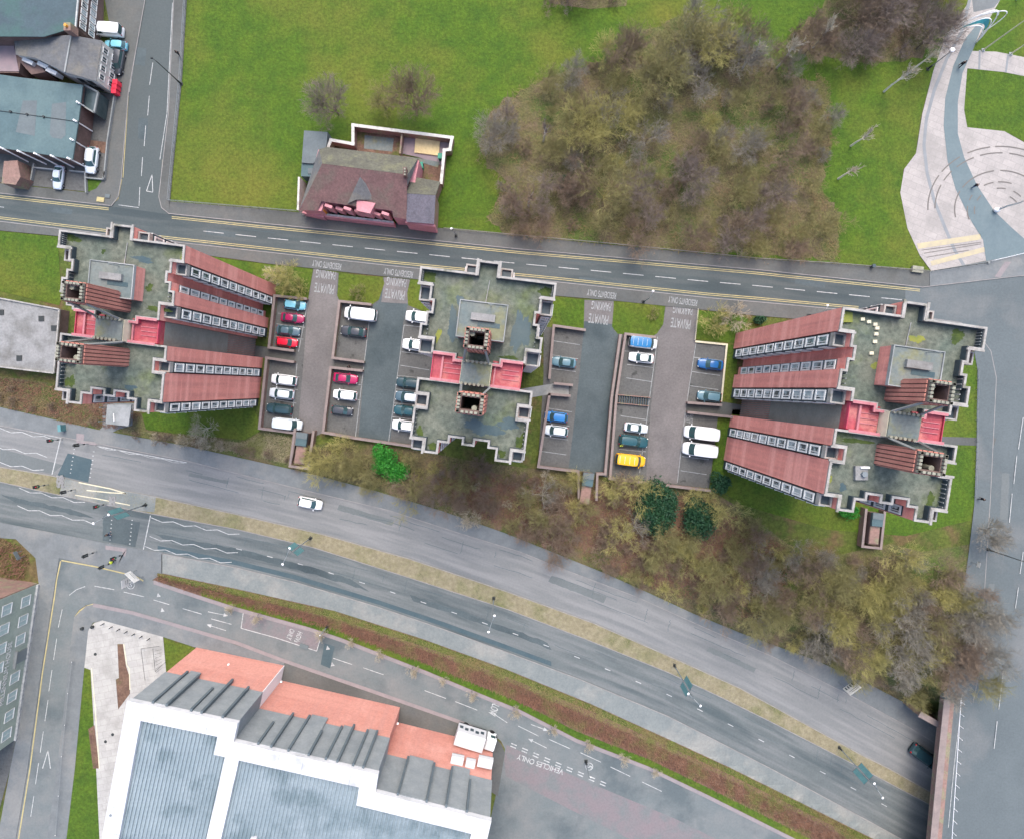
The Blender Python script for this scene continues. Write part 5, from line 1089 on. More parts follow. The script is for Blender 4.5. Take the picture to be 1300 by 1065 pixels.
car('minivan',367.5,538,36.5,A_,'silver','silver white van at the bottom of the lower pen '+W1)
car('van',459.5,399.8,40.5,B_,'white','large white van at the top of the middle pen, left car park')
car('saloon',450.3,421.5,32.5,B_,'charcoal','charcoal saloon just below the large white van, left car park')
car('saloon',440,480.8,31,A_,'crimson','crimson saloon above the white and black cars, left car park')
car('mpv',439.4,501.5,30,B_,'white','white people carrier between the crimson and black cars, left car park')
car('hatch',435.6,521,27,A_,'charcoal','small black hatchback, lowest in the row under the crimson car')
car('mpv',534,403.5,36,B_,'white','white car at the top edge of the middle tower roof, highest of its column')
car('hatch',529,438.6,34,B_,'white','white hatchback half hidden by the middle tower, second of its column')
car('estate',520,486.5,32,B_,'teal_black','dark teal estate half under the middle tower roof, third of its column')
car('hatch',519,504,32,B_,'slate_blue','blue hatchback with a pale roof half under the middle tower', roof='silver')
car('saloon',517,521.5,32,B_,'dark_teal','dark teal saloon half under the middle tower, just above the lowest white car')
car('hatch',514.7,540,32,B_,'white','white hatchback half under the middle tower, lowest of its column')
car('saloon',715.5,460.3,31,B_,'sea_grey','grey green saloon alone in the bays right of the middle tower')
car('hatch',705.5,529,29.5,B_,'blue','bright blue hatchback beside the brick wall right of the middle tower')
car('hatch',705.4,546.5,30.5,B_,'silver','silver white hatchback just below the bright blue one')
car('van',815,435.8,35.5,A_,'white','white van with a blue roof at the top of the right car park', roof='roof_blue')
car('saloon',813,454.6,31.5,B_,'white','white saloon just below the blue roofed van')
car('saloon',806.5,543,30,A_,'silver','silver saloon above the dark teal estate, right car park')
car('estate',803,559.5,36.5,A_,'dark_teal','dark teal estate next to the yellow van')
car('minivan',799,583,37.5,A_,'yellow','yellow van at the bottom of the right car park')
car('saloon',900.6,463,32.5,B_,'navy','navy blue saloon in the upper bays beside the rightmost tower')
car('hatch',899,503.4,30.5,B_,'sea_grey','dark grey green hatchback against the wall beside the rightmost tower')
car('van',887.8,549.2,42.5,B_,'white','long plain white van, upper of the two side by side')
car('minivan',886.2,570,43,B_,'white','long white van with a panelled roof, lower of the two side by side')
car('hatch',395.3,637.5,31,12,'white','white hatchback driving on the dual carriageway', grp='cars driving on the dual carriageway', name='moving_car')
car('estate',1171,957,41,36,'teal_black','dark estate entering the underpass at the bottom right', grp='cars driving on the dual carriageway', name='moving_car')
car('van',141.6,42.5,36.5,185,'white','white van parked in front of the blue slate roofed building')
car('hatch',150,60.5,28,185,'light_blue','light blue car squeezed between the white van and the white house')
car('mpv',153,82,32,100,'charcoal','dark car parked end on beside the white gabled house')
car('hatch',120,205.6,34,97,'silver','silver hatchback on the paved bay right of the teal roofed building')
car('saloon',77.6,227,30.5,97,'pale_blue','pale blue saloon in the bay below the teal roofed building')
for i, (x, y) in enumerate(((152,109),(151,114.5),(150,120))): bin_(x, y, 'red_plastic', ['uppermost of the three red bins at the corner of the white house', 'middle one of the three red bins at the corner of the white house', 'lowest of the three red bins at the corner of the white house'][i], grp='red bins by the white house', s=1.35)
# lorry
e = empty('delivery_lorry', P(602, 928, .04), R(-17), 'white box lorry parked on the service street against the hall', 'lorry')
k_ = .148 / .148
m = MB(); m.box(-3.3, 2.1, -1.35, 1.35, .95, 3.7); bx = m.build('cargo_box', 'white_metal', e, bevel=.05)
m = MB(); m.box(-3.2, 2.0, -1.37, 1.37, .75, .94); m.build('chassis', 'metal_dark', e)
m = MB(); m.prism([(2.35,-1.15),(4.1,-1.15),(4.2,-.9),(4.2,.9),(4.1,1.15),(2.35,1.15)], .6, 2.55); m.build('cab', 'paint_white', e, bevel=.08)
m = MB(); m.prism([(2.45,-1.0),(3.5,-1.0),(3.5,1.0),(2.45,1.0)], 2.56, 2.85); m.build('wind_deflector', 'white_metal', e, bevel=.1)
m = MB(); m.box(4.19, 4.23, -.95, .95, 1.5, 2.4); m.build('windscreen', 'car_glass', e)
for s in (-1, 1):
    m = MB(); m.box(3.0, 3.9, s * 1.155 - .012, s * 1.155 + .012, 1.5, 2.3); m.build('side_window', 'car_glass', e)
    m = MB(); m.box(3.95, 4.1, s * 1.4 - .12, s * 1.4 + .12, 1.6, 2.2); m.build('wing_mirror', 'plastic_black', e)
    m = MB(); m.box(4.19, 4.25, s * .9 - .15, s * .9 + .15, .75, .95); m.build('headlight', 'headlamp', e)
    for xw in (3.2, -1.9): m = MB(); m.tube([(xw, s * .8, .48), (xw, s * 1.2, .48)], .48, 16); m.build('wheel', 'tyre', e)
m = MB()
for i in range(5): m.box(-3.0 + i * 1.0, -2.35 + i * 1.0, 1.352, 1.36, 1.7 + (i % 2) * .3, 2.5 + (i % 2) * .3)
m.build('side_panel_mark', 'slate_panel', e)
for i, (x, y, a, b) in enumerate(((580,967,2.2,2.0),(597,970,1.7,1.4),(616,968,2.6,1.6))):
    e = empty('wall_unit', P(x, y, .06), R(-12), ['white box mounted on the hall wall, furthest left of the three near the lorry', 'small white box mounted on the hall wall between two larger ones', 'long white box on the hall wall, right of the three near the lorry'][i], 'cabinet', 'white boxes mounted on the hall wall')
    q = P(x, y, 7.9); e.location = (q[0], q[1], 7.2); m = MB(); m.box(-a / 2 + .1, a / 2 - .1, -b / 2 - .6, b / 2 - .1, -.25, -.02); m.build('bracket', 'metal_grey', e); m = MB(); m.box(-a / 2, a / 2, -b / 2, b / 2, 0, .9); m.build('case', 'white_metal', e, bevel=.04); m = MB(); [m.box(-a / 2 + .1, a / 2 - .1, -b / 2 - .02, -b / 2 - .002, .15 + .15 * k, .2 + .15 * k) for k in range(4)]; m.build('louvre', 'metal_grey', e)
# ================================================================ STREET FURNITURE
def lamp_post(px, py, h, label, arms, zb=None, head=.24, banner=False, ml='metal_grey', hm='metal_white', grp='street lamps', ang=0):
    g = D(px, py) if zb is None else zb; e = empty('street_lamp', P(px, py, g + .1), R(ang), label, 'street lamp', grp)
    m = MB(); m.tube([(0, 0, 0), (0, 0, h)], .11, 8, .06); m.build('pole', ml, e)
    m = MB(); m.cyl(0, 0, 0, 1.2, .17, 8); m.box(-.3, .3, -.3, .3, -.02, .06); m.build('base', 'metal_dark', e)
    for dx, dy in arms:
        m = MB(); m.tube([(0, 0, h - .3), (dx * .5, dy * .5, h + .15), (dx, dy, h + .2)], .05, 5); m.build('arm', ml, e)
        m = MB(); m.ell((dx * 1.12, dy * 1.12, h + .2), (head, head * .8, .12), 10, 5); m.build('lamp_head', hm, e, True)
    if banner:
        for s in (-1, 1):
            m = MB(); m.prism([(s * .2, -.03), (s * 1.15, -.03), (s * 1.15, .03), (s * .2, .03)], h * .50, h * .78, bottom=True); m.build('banner', 'banner_teal', e)
            m = MB(); m.tube([(0, 0, h * .785), (s * 1.2, 0, h * .785)], .03, 4); m.tube([(0, 0, h * .495), (s * 1.2, 0, h * .495)], .03, 4); m.build('banner_arm', 'metal_dark', e)
    return e
arm = lambda a, l=1.3: (l * math.cos(R(a)), l * math.sin(R(a)))
lamp_post(185,640.5,12,'double headed lamp post with teal banners at the pedestrian crossing',[arm(70),arm(250)],banner=True,ang=-40,grp='double headed lamps in the median')
lamp_post(394.5,682.5,12,'double headed lamp post with teal banners below the moving white car',[arm(-4-(-40)+70),arm(250-(-40)-4)],banner=True,ang=-40,grp='double headed lamps in the median')
lamp_post(626.8,758.8,12,'double headed lamp post without banners in the middle of the median',[arm(70),arm(250)],grp='double headed lamps in the median')
lamp_post(855.7,843.7,12.5,'double headed lamp post with teal banners right of the plain one',[arm(75),arm(255)],banner=True,ang=60,grp='double headed lamps in the median')
lamp_post(1065,948,12.5,'double headed lamp post nearest the underpass',[arm(75),arm(255)],banner=True,ang=45,grp='double headed lamps in the median')
lamp_post(230,107,8,'dark lamp post on the pavement of the side street, top left',[arm(150,.6)],hm='metal_dark',ml='metal_dark')
lamp_post(579,300,5.5,'white headed lamp post just right of the pink pub',[arm(200,.3)])
lamp_post(816.6,383.7,6,'white headed lamp post between the two right hand car park entrances',[arm(70,1.0)])
lamp_post(1026,401,6,'white headed lamp post left of the top corner of the rightmost tower',[arm(70,1.0)])
lamp_post(1254,697,8,'dark lamp post beside the bush on the east road',[arm(0,.8)],hm='metal_dark',ml='metal_dark')
lamp_post(1178,88,6,'white globe lamp post left of the curving plaza path',[(0,.1)],head=.55)
lamp_post(416,800-6,5,'slim pole with a short crossbar at the edge of the hedge strip',[arm(60,.4)],head=.12)
lamp_post(744,966,5,'slim pole beside the speed roundel at the bottom edge',[arm(60,.4)],head=.12)
for i, (x, y) in enumerate(((1248,64),(1283,69))):
    e = empty('flagpole', P(x, y, .1), 0, ['tall cream pole left of its twin beside the plaza branch path', 'tall cream pole right of its twin beside the plaza branch path'][i], 'pole', 'tall poles by the plaza path')
    m = MB(); m.tube([(0, 0, 0), (0, 0, 11)], .13, 8, .07); m.build('mast', 'cream_paint', e); m = MB(); m.ell((0, 0, 11.1), (.14, .14, .14)); m.build('finial', 'metal_white', e); m = MB(); m.box(-.3, .3, -.3, .3, 0, .08); m.build('base_plate', 'metal_grey', e)
e = empty('flagpole', P(1290,0,.1), 0, 'tall white pole at the top right corner', 'pole', 'tall poles by the plaza path'); m = MB(); m.tube([(0,0,0),(0,0,9)], .12, 8, .07); m.build('mast', 'metal_white', e)
# traffic signals at the crossing
sigp = None
SG = ['traffic signal at the top left of the crossing, beside the stop line', 'traffic signal at the top right of the crossing', 'traffic signal on the dry grass median, furthest left', 'traffic signal on the paved island, left one', 'traffic signal on the paved island, right one beside the banner', 'traffic signal on the lower pavement left of the pink crossing paving', 'traffic signal on the lower pavement right of the pink crossing paving', 'traffic signal nearest the yellow edge line']
for i, (x, y) in enumerate(((79,557.5),(112,563),(62,614.5),(96,621),(136,639),(123,699.5),(157,703),(143,713.5))):
    if sigp is None:
        e = empty('traffic_signal'); m = MB(); m.tube([(0,0,0),(0,0,3.3)], .06, 6); m.build('pole', 'metal_grey', e)
        m = MB(); m.box(-.30, .30, -.04, .0, 2.35, 3.75); m.build('backboard', 'metal_dark', e); m = MB(); m.box(-.16, .16, 0, .28, 2.45, 3.65); hd = m.build('signal_head', 'plastic_black', e)
        for k, mt in enumerate(('green_plastic', 'yellow_paint', 'red_plastic')): m = MB(); m.tube([(0,.27,2.7 + k * .38),(0,.33,2.7 + k * .38)], .11, 10); m.build('lens', mt, hd)
        m = MB(); m.box(-.12,.12,-.1,.1,1.0,1.35); m.build('push_box', 'metal_dark', e); sigp = e
    else: e = copy_tree(sigp)
    e.location = P(x, y, .1); e.rotation_euler = (0, 0, R(100 if i % 2 else -80)); tag(e, SG[i], 'traffic signal', 'traffic signals at the crossing')
# paved crossing islands
SH('tactile_paving', [(97,550),(107,551),(106,559),(121,561),(123,565),(97,562)], .135, 'pavement_pink'); SH('tactile_paving', [(134,692),(161,696),(159,706),(154,705),(150,716),(156,700),(134,697)], .135, 'pavement_pink')
SH('island_paving', [(78,606),(113,614.5),(198,631),(196,650),(176,648),(129,639),(76,628)], .15, 'pavement_stone'); sheet('island_kerb', strip([(100,612),(140,620),(160,626),(140,625),(110,622)], 1.4) + strip([(95,628),(125,633),(165,641)], 1.2), .16, 'cream_paint')
for i, (x, y, w_) in enumerate(((77,611,9),(143,636,7))):
    r = site('paved_mat', ['grey cobbled patch on the median beside the left signals','grey cobbled patch on the island beside the banner post'][i], 'cobble patch', 'cobbled patches in the median'); m = MB()
    rr = random.Random(i)
    for k in range(90): q = P(x + rr.uniform(-.5, .5) * w_, y + rr.uniform(-.8, .8) * w_, .15); s = rr.uniform(.08, .16); m.box(q[0] - s, q[0] + s, q[1] - s, q[1] + s, .14, .18 + rr.uniform(0, .08))
    m.build('setts', 'concrete_old', r)
# posts on the pale square, signs, cabinets
bp = None
BL = 'short dark post in the row along the edge of the pale square'
for i, (x, y) in enumerate([(132,791),(142.5,795),(152,798),(161.5,801),(171,804),(180.5,807),(190,810)]):
    if bp is None: bp = empty('bollard'); m = MB(); m.cyl(0, 0, 0, 1.0, .09, 8, .07); m.build('post', 'metal_dark', bp); m = MB(); m.ell((0, 0, 1.02), (.09, .09, .05)); m.build('cap', 'metal_grey', bp); e = bp
    else: e = copy_tree(bp)
    e.location = P(x, y, .1); tag(e, BL, 'bollard', 'short posts edging the pale square')
r = site('handrail', 'dark handrail round the ramp on the pale square', 'railing'); m = MB()
for a, b in (((179,823),(184,863)),((194,823),(197,852)),((197,852),(210,840)),((179,823),(202,820))): m.tube([P(*a, 1.1), P(*b, 1.1)], .035, 5)
for x, y in ((179,823),(181,840),(184,863),(194,823),(195.5,838),(197,852),(202,820),(210,840)): m.tube([P(x, y, .1), P(x, y, 1.1)], .03, 5)
for k in range(7): m.tube([P(196 + .4 * k, 826 + 4.5 * k, .12), P(205, 824 + 4 * k, .12)], .02, 4)
m.build('rail', 'metal_dark', r)
for i, (x, y) in enumerate(((121,830),(143,932),(134,941),(105,797),(118,795))): 
    m = MB(); m.cyl(*P(x, y, .1)[:2], .1, .13 if i < 3 else .5, .28, 12); tag(m.build('drain_cover', 'metal_dark'), ['round dark cover on the pale square near its upper left', 'round dark cover on the pale square near the hall wall', 'round dark cover left of the other lower cover on the pale square', 'dark round cover on the square pavement, leftmost', 'dark round cover at the tip of the pale square'][i], 'cover')
def sign(px, py, h, wd, ht, ang, label, face, marks=None, cat='sign', posts=2, z=.1):
    ang = math.degrees(math.atan2(py - CY, CX - px)) - 90 + ang; e = empty('road_sign', P(px, py, D(px, py) + z), R(ang), label, cat)
    for s in ((-wd * .35, wd * .35) if posts == 2 else (0,)): m = MB(); m.tube([(s, 0, 0), (s, 0, h + ht)], .05, 6); m.build('post', 'metal_grey', e)
    m = MB(); m.box(-wd / 2, wd / 2, .06, .1, h, h + ht); p = m.build('panel', face, e)
    m = MB(); m.box(-wd / 2 - .04, wd / 2 + .04, .052, .058, h - .04, h + ht + .04); m.build('panel_back', 'metal_grey', e)
    if marks: m = MB(); [m.box(*q) for q in marks]; m.build('panel_marking', 'slate_panel', p)
    return e
sign(1069,862,2.2,2.6,2.6,-12,'white direction sign facing up beside the dual carriageway', 'frame_white', [(-1.0 + .5 * k, -.75 + .5 * k, .102, .108, 2.4, 3.2) for k in range(4)] + [(-.9, .9, .102, .108, 3.9, 4.0), (-.6, .9, .102, .108, 4.3, 4.4)])
sign(1233,713,1.5,.9,.7,10,'small white sign at the pavement edge near the bush','frame_white',posts=1)
sign(30,702,1.2,1.6,.8,10,'small grey sign by the brown hedge at the left edge','felt_grey')
sign(178,727,1.6,2.4,1.7,20,'white information board at the tip of the hedge strip','frame_white',[(-.9,.9,.102,.108,1.8,1.9),(-.9,.6,.102,.108,2.2,2.3)]); sign(168,735,1.2,1.5,2.0,-20,'leaning white board beside the speed roundel, left of the information board','frame_white',[(-.4,.4,.102,.108,1.5,1.6),(-.4,.4,.102,.108,2.0,2.1)])
def cabinet(px, py, a, b, h, ang, mt, label, z=.12, cat='cabinet'):
    e = empty('street_cabinet', P(px, py, z), R(ang), label, cat); m = MB(); m.box(-a / 2, a / 2, -b / 2, b / 2, 0, h); m.build('case', mt, e, bevel=.03); m = MB(); m.box(-a / 2 - .04, a / 2 + .04, -b / 2 - .04, b / 2 + .04, h + .003, h + .07); m.build('lid', mt, e); return e
cabinet(82,543,.5,1.2,1.3,5,'banner_teal','turquoise cabinet on the pavement above the crossing'); cabinet(1163,343,2.0,1.1,.5,-8,'cream_stone','pale stone block at the plaza lawn corner', cat='stone block')
cabinet(128,254,1.3,.8,.08,-8,'yellow_paint','pale yellow tactile plate at the street corner, top left', cat='plate'); cabinet(137,249.5,.8,.6,.08,-8,'felt_grey','small grey plate at the street corner, top left', cat='plate')
cabinet(1106,339,.5,.5,.9,0,'slate_panel','small dark box where the park lawn meets the street'); cabinet(386,820,1.6,.8,.1,-17,'felt_grey','pale rectangular cover beside the hall wall', .07, 'cover')
cabinet(1262-8,334,.3,.3,.2,0,'concrete','tiny plate at the plaza kerb', cat='plate')
e = tag(MB().add([(*W(1262,352),.16),(*W(1269,353),.16),(*W(1283,333),.16),(*W(1275,333),.16)], [(0,1,2,3)]).build('paving_strip', 'pavement_pink'), None, None, kind='structure')
# white dish on the tower corner, rooftop white spikes
def on_roof(T, u, v): return T[1](u, v)
# railings round the park edge
def fence(pts, h, label, m_='metal_grey', name='railing', step=1.5, rail=2):
    r = site(name, label, 'railing'); f, p_ = MB(), MB()
    for a, b in zip(pts, pts[1:]):
        A1_, B1_ = Vector(P(*a, 0)), Vector(P(*b, 0))
        for k in range(rail): z_ = .15 + h * (k + 1) / rail; f.tube([A1_ + Vector((0,0,z_)), B1_ + Vector((0,0,z_))], .035, 4)
        n = max(1, int((B1_ - A1_).length / step))
        for i in range(n + 1): q = A1_.lerp(B1_, i / n); p_.tube([q, q + Vector((0, 0, h + .2))], .04, 4)
    f.build('rail', m_, r); p_.build('post', m_, r)
fence([(237,-60),(237,0),(231,100),(216,256),(330,265.5),(378,269.5)], .9, 'low railing round the left and lower edge of the park lawn')
fence([(564,291),(660,300),(760,309),(960,329),(1055,335),(1178,345)], .7, 'low railing between the copse and the main street', 'kerb')
fence([(1182,345),(1250,335)], .8, 'dark railing at the lower left kerb of the plaza','metal_dark'); fence([(1258,332),(1300,322),(1360,314)], .8, 'white railing at the lower right kerb of the plaza','metal_white')
fence([(0,378.5),(78,394)], .7, 'railing between the corner lawn and the concrete roof','coping'); fence([(72,755),(88,757)], .9, 'x')  if False else None
fence([(885,393),(881,432)], .8, 'pale railing left of the grass plot by the right car park entrance', 'cream_paint')
fence([(1240,470),(1238,520),(1238,560),(1236,630)], .6, 'low rail between the tower lawn and the east pavement', 'metal_grey')
r = site('guard_rail', 'slim guard rail with white posts along the south west street kerb', 'railing'); m, q_ = MB(), MB()
gp = [(91,840),(86,880),(82,920),(78,960),(74,1010),(70,1060)]
for a, b in zip(gp, gp[1:]): m.tube([P(*a, 1.0), P(*b, 1.0)], .03, 4); m.tube([P(*a, .55), P(*b, .55)], .03, 4)
for x, y in gp: q_.tube([P(x, y, .1), P(x, y, 1.15)], .06, 5)
m.build('rail', 'metal_grey', r); q_.build('post', 'metal_white', r)
# ---- tubular arch over the plaza path
r = site('gateway_arch', 'white tubular arch sculpture with a teal sail spanning the plaza path', 'sculpture')
def arch_tube(p0, p1, top, h, rad, mt, nm):
    m = MB(); a, b, t = Vector(P(*p0, .1)), Vector(P(*p1, .1)), Vector(P(*top, 0)); pts = []
    for k in range(17):
        s = k / 16; q = a.lerp(b, s); bul = math.sin(math.pi * s) ** .8; mid_ = (a + b) / 2; q = q + (t - mid_) * bul; q.z = .1 + h * bul; pts.append(q)
    m.tube(pts, rad, 6); return m.build(nm, mt, r, True)
for i, (p0, p1, t, h) in enumerate((((1197,48),(1240,54),(1222,49),6.0),((1200,44),(1242,50),(1228,42),6.4),((1205,38),(1244,46),(1234,38),5.6),((1197,49),(1239,55),(1216,54),5.0),((1210,32),(1246,42),(1238,44),6.8))): arch_tube(p0, p1, t, h, .09, 'metal_white', 'arch_tube')
m = MB(); vs = []
for k in range(11):
    s = k / 10; 
    for e_, h_ in ((0, 4.6), (1, 5.3)):
        a, b, t = Vector(P(1198,47,.1)), Vector(P(1241,51,.1)), Vector(P(1220 + e_ * 3, 50 - e_ * 4, 0)); bul = math.sin(math.pi * (s * .8 + .03)) ** .8; q = a.lerp(b, s * .8 + .03) + (t - (a + b) / 2) * bul; vs.append((q.x, q.y, .2 + h_ * bul))
m.add(vs, [(2 * k, 2 * k + 2, 2 * k + 3, 2 * k + 1) for k in range(10)]); o = m.build('sail', 'teal_fabric', r); sm = o.modifiers.new('thick', 'SOLIDIFY'); sm.thickness = .05
# ---- swirling steel sculpture at the right edge
r = site('steel_sculpture', 'tall twisted steel sculpture on the plaza at the right edge', 'sculpture'); m = MB(); bx0 = Vector(P(1263, 268, .1))
m.tube([bx0 + Vector((0,0,.2)), bx0 + Vector((.4,.2,2.5)), bx0 + Vector((.2,-.1,5)), bx0 + Vector((.7,.3,7.5))], .22, 8, .1); m.build('stem', 'steel', r, True)
m = MB(); m.ell(bx0 + Vector((0,0,.5)), (.55,.45,.5), 12, 8); m.build('foot', 'metal_white', r, True)
for k in range(6):
    m = MB(); c_ = bx0 + Vector((.8, .3, 7.4)); m.tube([c_ + Vector((math.cos(a_) * (.3 + .14 * a_), math.sin(a_ + k) * (.3 + .12 * a_), a_ * .16 + k * .1)) for a_ in [q * .6 for q in range(9)]], .04, 5); m.build('swirl', 'steel', r, True)
# ================================================================ PEOPLE
def person(px, py, ang, label, top, legs, stride=.28, z=.12, s=1.0):
    e = empty('person', P(px, py, D(px, py) + z), R(ang), label, 'person', 'people walking outside'); e.scale = (s, s, s)
    me = bpy.data.meshes.new('body'); J = [(0,0,.95),(0,0,1.15),(0,0,1.38),(0,0,1.50),(.03,0,1.60),(.02,0,1.72)]
    Rr = [(.15,.13),(.15,.12),(.17,.12),(.06,.06),(.09,.085),(.085,.08)]; Ed = [(0,1),(1,2),(2,3),(3,4),(4,5)]
    def chain(start, pts, rads):
        p = start
        for q, r_ in zip(pts, rads): J.append(q); Rr.append((r_, r_)); Ed.append((p, len(J) - 1)); p = len(J) - 1
        return p
    for sd_ in (-1, 1):
        f = stride * sd_
        chain(0, [(0, sd_ * .10, .88), (f * .55, sd_ * .10, .48), (f, sd_ * .10, .09), (f + .17, sd_ * .11, .05)], [.095, .062, .042, .04])
        hnd = chain(2, [(0, sd_ * .19, 1.36), (-f * .35, sd_ * .24, 1.10), (-f * .2 + .12, sd_ * .25, .88), (-f * .2 + .15, sd_ * .25, .80)], [.06, .045, .033, .03])
        for k in range(4): chain(hnd, [(-f * .2 + .155 + .012 * k, sd_ * (.235 + .01 * k), .76), (-f * .2 + .165 + .012 * k, sd_ * (.232 + .01 * k), .715 + .008 * abs(k - 1))], [.010, .008])
        chain(hnd, [(-f * .2 + .19, sd_ * .235, .79), (-f * .2 + .215, sd_ * .23, .76)], [.011, .009])
    me.from_pydata(J, Ed, []); o = bpy.data.objects.new('body', me); COL.objects.link(o); o.parent = e
    me.materials.append(MATS['skin']); sk = o.modifiers.new('skin', 'SKIN'); sl = me.skin_vertices[0].data if me.skin_vertices else None
    if sl is None:
        bpy.context.view_layer.objects.active = o; o.select_set(True); me.skin_vertices.new() if hasattr(me.skin_vertices, 'new') else None; sl = me.skin_vertices[0].data
    for i, r_ in enumerate(Rr): sl[i].radius = r_; sl[i].use_root = (i == 0)
    o.modifiers.new('sub', 'SUBSURF').levels = 1; o.modifiers['sub'].render_levels = 1
    m = MB(); m.tube([(0,0,.86),(0,0,1.1),(0,0,1.4),(0,0,1.49)], .19, 10, .12); 
    for sd_ in (-1, 1): m.tube([(0, sd_ * .15, 1.42), (-stride * sd_ * .35, sd_ * .25, 1.10), (-stride * sd_ * .2 + .10, sd_ * .26, .90)], .085, 8, .055)
    m.build('jacket', top, e, True)
    m = MB()
    for sd_ in (-1, 1): f = stride * sd_; m.tube([(0, sd_ * .09, .95), (f * .55, sd_ * .10, .48), (f, sd_ * .10, .10)], .115, 8, .065)
    m.build('trousers', legs, e, True)
    m = MB(); m.ell((-.005, 0, 1.70), (.105, .095, .10), 10, 6); m.build('hair', 'hair', e, True)
    m = MB(); m.ell((.115, 0, 1.63), (.02, .014, .02), 6, 4); [m.ell((.09, s_ * .035, 1.665), (.012, .014, .01), 6, 4) for s_ in (-1, 1)]; m.ell((.098, 0, 1.585), (.01, .028, .007), 6, 4); [m.ell((.01, s_ * .095, 1.64), (.02, .012, .03), 6, 4) for s_ in (-1, 1)]; m.build('face', 'skin', e, True)
    return e
person(1217,85,60,'person in dark clothes walking on the teal strip of the plaza path','cloth_dark','cloth_dark', s=1.15)
person(1234,238,20,'person in dark clothes crossing the teal strip near the paving arcs','cloth_dark','cloth_blue')
person(1242,632,10,'person in dark clothes on the east pavement above the bush','cloth_dark','cloth_dark')
person(787.5,565,80,'person in a yellow hi-vis jacket between the teal estate and the yellow van','cloth_hivis','cloth_dark', z=.04)
person(146,711.5,200,'person in a yellow hi-vis coat at the kerb by the crossing','cloth_hivis','cloth_dark')
person(141,677,75,'person in black and white walking across the pedestrian crossing','cloth_dark','cloth_blue', z=.04)
person(228.5,71,85,'person in dark clothes on the side street pavement beside the park','cloth_dark','cloth_dark')
person(444.5,466,100,'person in dark clothes in the gap between the pens, left car park','cloth_dark','cloth_dark', z=.04)
# ================================================================ TREES AND PLANTS
def grow(seed, h, spread, trunk_h, n=(7, 6, 6, 4), up=.5, rad=.16, twist=.35, multi=1, tw=.014):
    rg = np.random.default_rng(seed); limbs, twigs = [], []
    def branch(p, d, ln, r, lvl, store):
        k = 3 if lvl < 3 else 2; pts = [p]; rs = [r]
        for i in range(k):
            d = d + rg.normal(0, twist * (.35 if lvl == 0 else .6), 3) * .5; d[2] += up * .10 * (1 if lvl else 2); d /= np.linalg.norm(d) + 1e-9
            p = p + d * ln / k; pts.append(p); rs.append(max(r * (1 - (i + 1) / k * .62), tw * .55))
        (limbs if lvl < 2 else twigs).append((pts, rs))
        if lvl >= len(n): return
        cnt = n[lvl]
        for j in range(cnt):
            t = 1 - (j / cnt) * (.65 if lvl else .45) if lvl or multi == 1 else 1; t = max(.18, t * rg.uniform(.85, 1)); s = t * k; i = min(int(s), k - 1); q = pts[i] + (pts[i + 1] - pts[i]) * (s - i)
            a = rg.uniform(0, 2 * np.pi); bx_ = np.cross(d, [0, 0, 1] if abs(d[2]) < .95 else [1, 0, 0]); bx_ /= np.linalg.norm(bx_); by = np.cross(d, bx_)
            tilt = rg.uniform(.45, 1.05) if lvl else rg.uniform(.5, 1.15); nd = d * math.cos(tilt) + (bx_ * math.cos(a) + by * math.sin(a)) * math.sin(tilt); nd[2] += up * .25
            nd /= np.linalg.norm(nd)
            branch(q, nd, (spread * rg.uniform(.55, .8) if lvl == 0 else ln * rg.uniform(.45, .68)), max(rs[i] * rg.uniform(.4, .6), tw), lvl + 1, store)
    for m_ in range(multi):
        if multi == 1: branch(np.zeros(3), np.array([0, 0, 1.0]), trunk_h, rad, 0, None)
        else:
            a = 2 * np.pi * m_ / multi + rg.uniform(-.3, .3); branch(np.array([rg.normal(0, .12), rg.normal(0, .12), 0]), np.array([math.cos(a) * .75, math.sin(a) * .75, rg.uniform(.5, 1.1)]), spread * rg.uniform(.6, 1), rad, 1, None)
    return limbs, twigs
def tubes_mesh(name, chains, n=3, fat=1.0):
    vs, fs = [], []; cs = [(math.cos(2 * math.pi * k / n), math.sin(2 * math.pi * k / n)) for k in range(n)]
    for pts, rs in chains:
        o = len(vs); m = len(pts)
        for i, p in enumerate(pts):
            t = pts[min(i + 1, m - 1)] - pts[max(i - 1, 0)]; t = t / (np.linalg.norm(t) + 1e-9); a = np.cross(t, (0, 0, 1) if abs(t[2]) < .9 else (1, 0, 0)); a /= np.linalg.norm(a); b = np.cross(t, a); r = rs[i] * fat
            for c, s in cs: q = p + a * (r * c) + b * (r * s); vs.append((q[0], q[1], q[2]))
        for i in range(m - 1):
            for k in range(n): fs.append((o + i * n + k, o + i * n + (k + 1) % n, o + (i + 1) * n + (k + 1) % n, o + (i + 1) * n + k))
    me = bpy.data.meshes.new(name); me.from_pydata(vs, [], fs); me.update(); return me
TP = {}
def tree_proto(key, *a, fat=1.0, **k):
    l, t = grow(*a, **k); TP[key] = (tubes_mesh('limbs', l, 5), tubes_mesh('twigs', t, 3, fat))
for i in range(3): tree_proto(('big', i), 10 + i, 8, 6.4, 2.2, n=(12, 8, 6, 5), up=.62, rad=.17, tw=.016, fat=1.1, twist=.16)
for i in range(3): tree_proto(('mid', i), 20 + i, 5, 4.4, 1.3, n=(10, 7, 6, 5), up=.55, rad=.10, tw=.014, twist=.16)
for i in range(3): tree_proto(('shrub', i), 30 + i, 3, 2.2, .4, n=(7, 6, 6, 5), up=.35, rad=.04, multi=7, tw=.013)
for i in range(2): tree_proto(('open', i), 40 + i, 7, 6.0, 2.0, n=(9, 6, 5, 4), up=.55, rad=.14, tw=.02, fat=1.15, twist=.18)
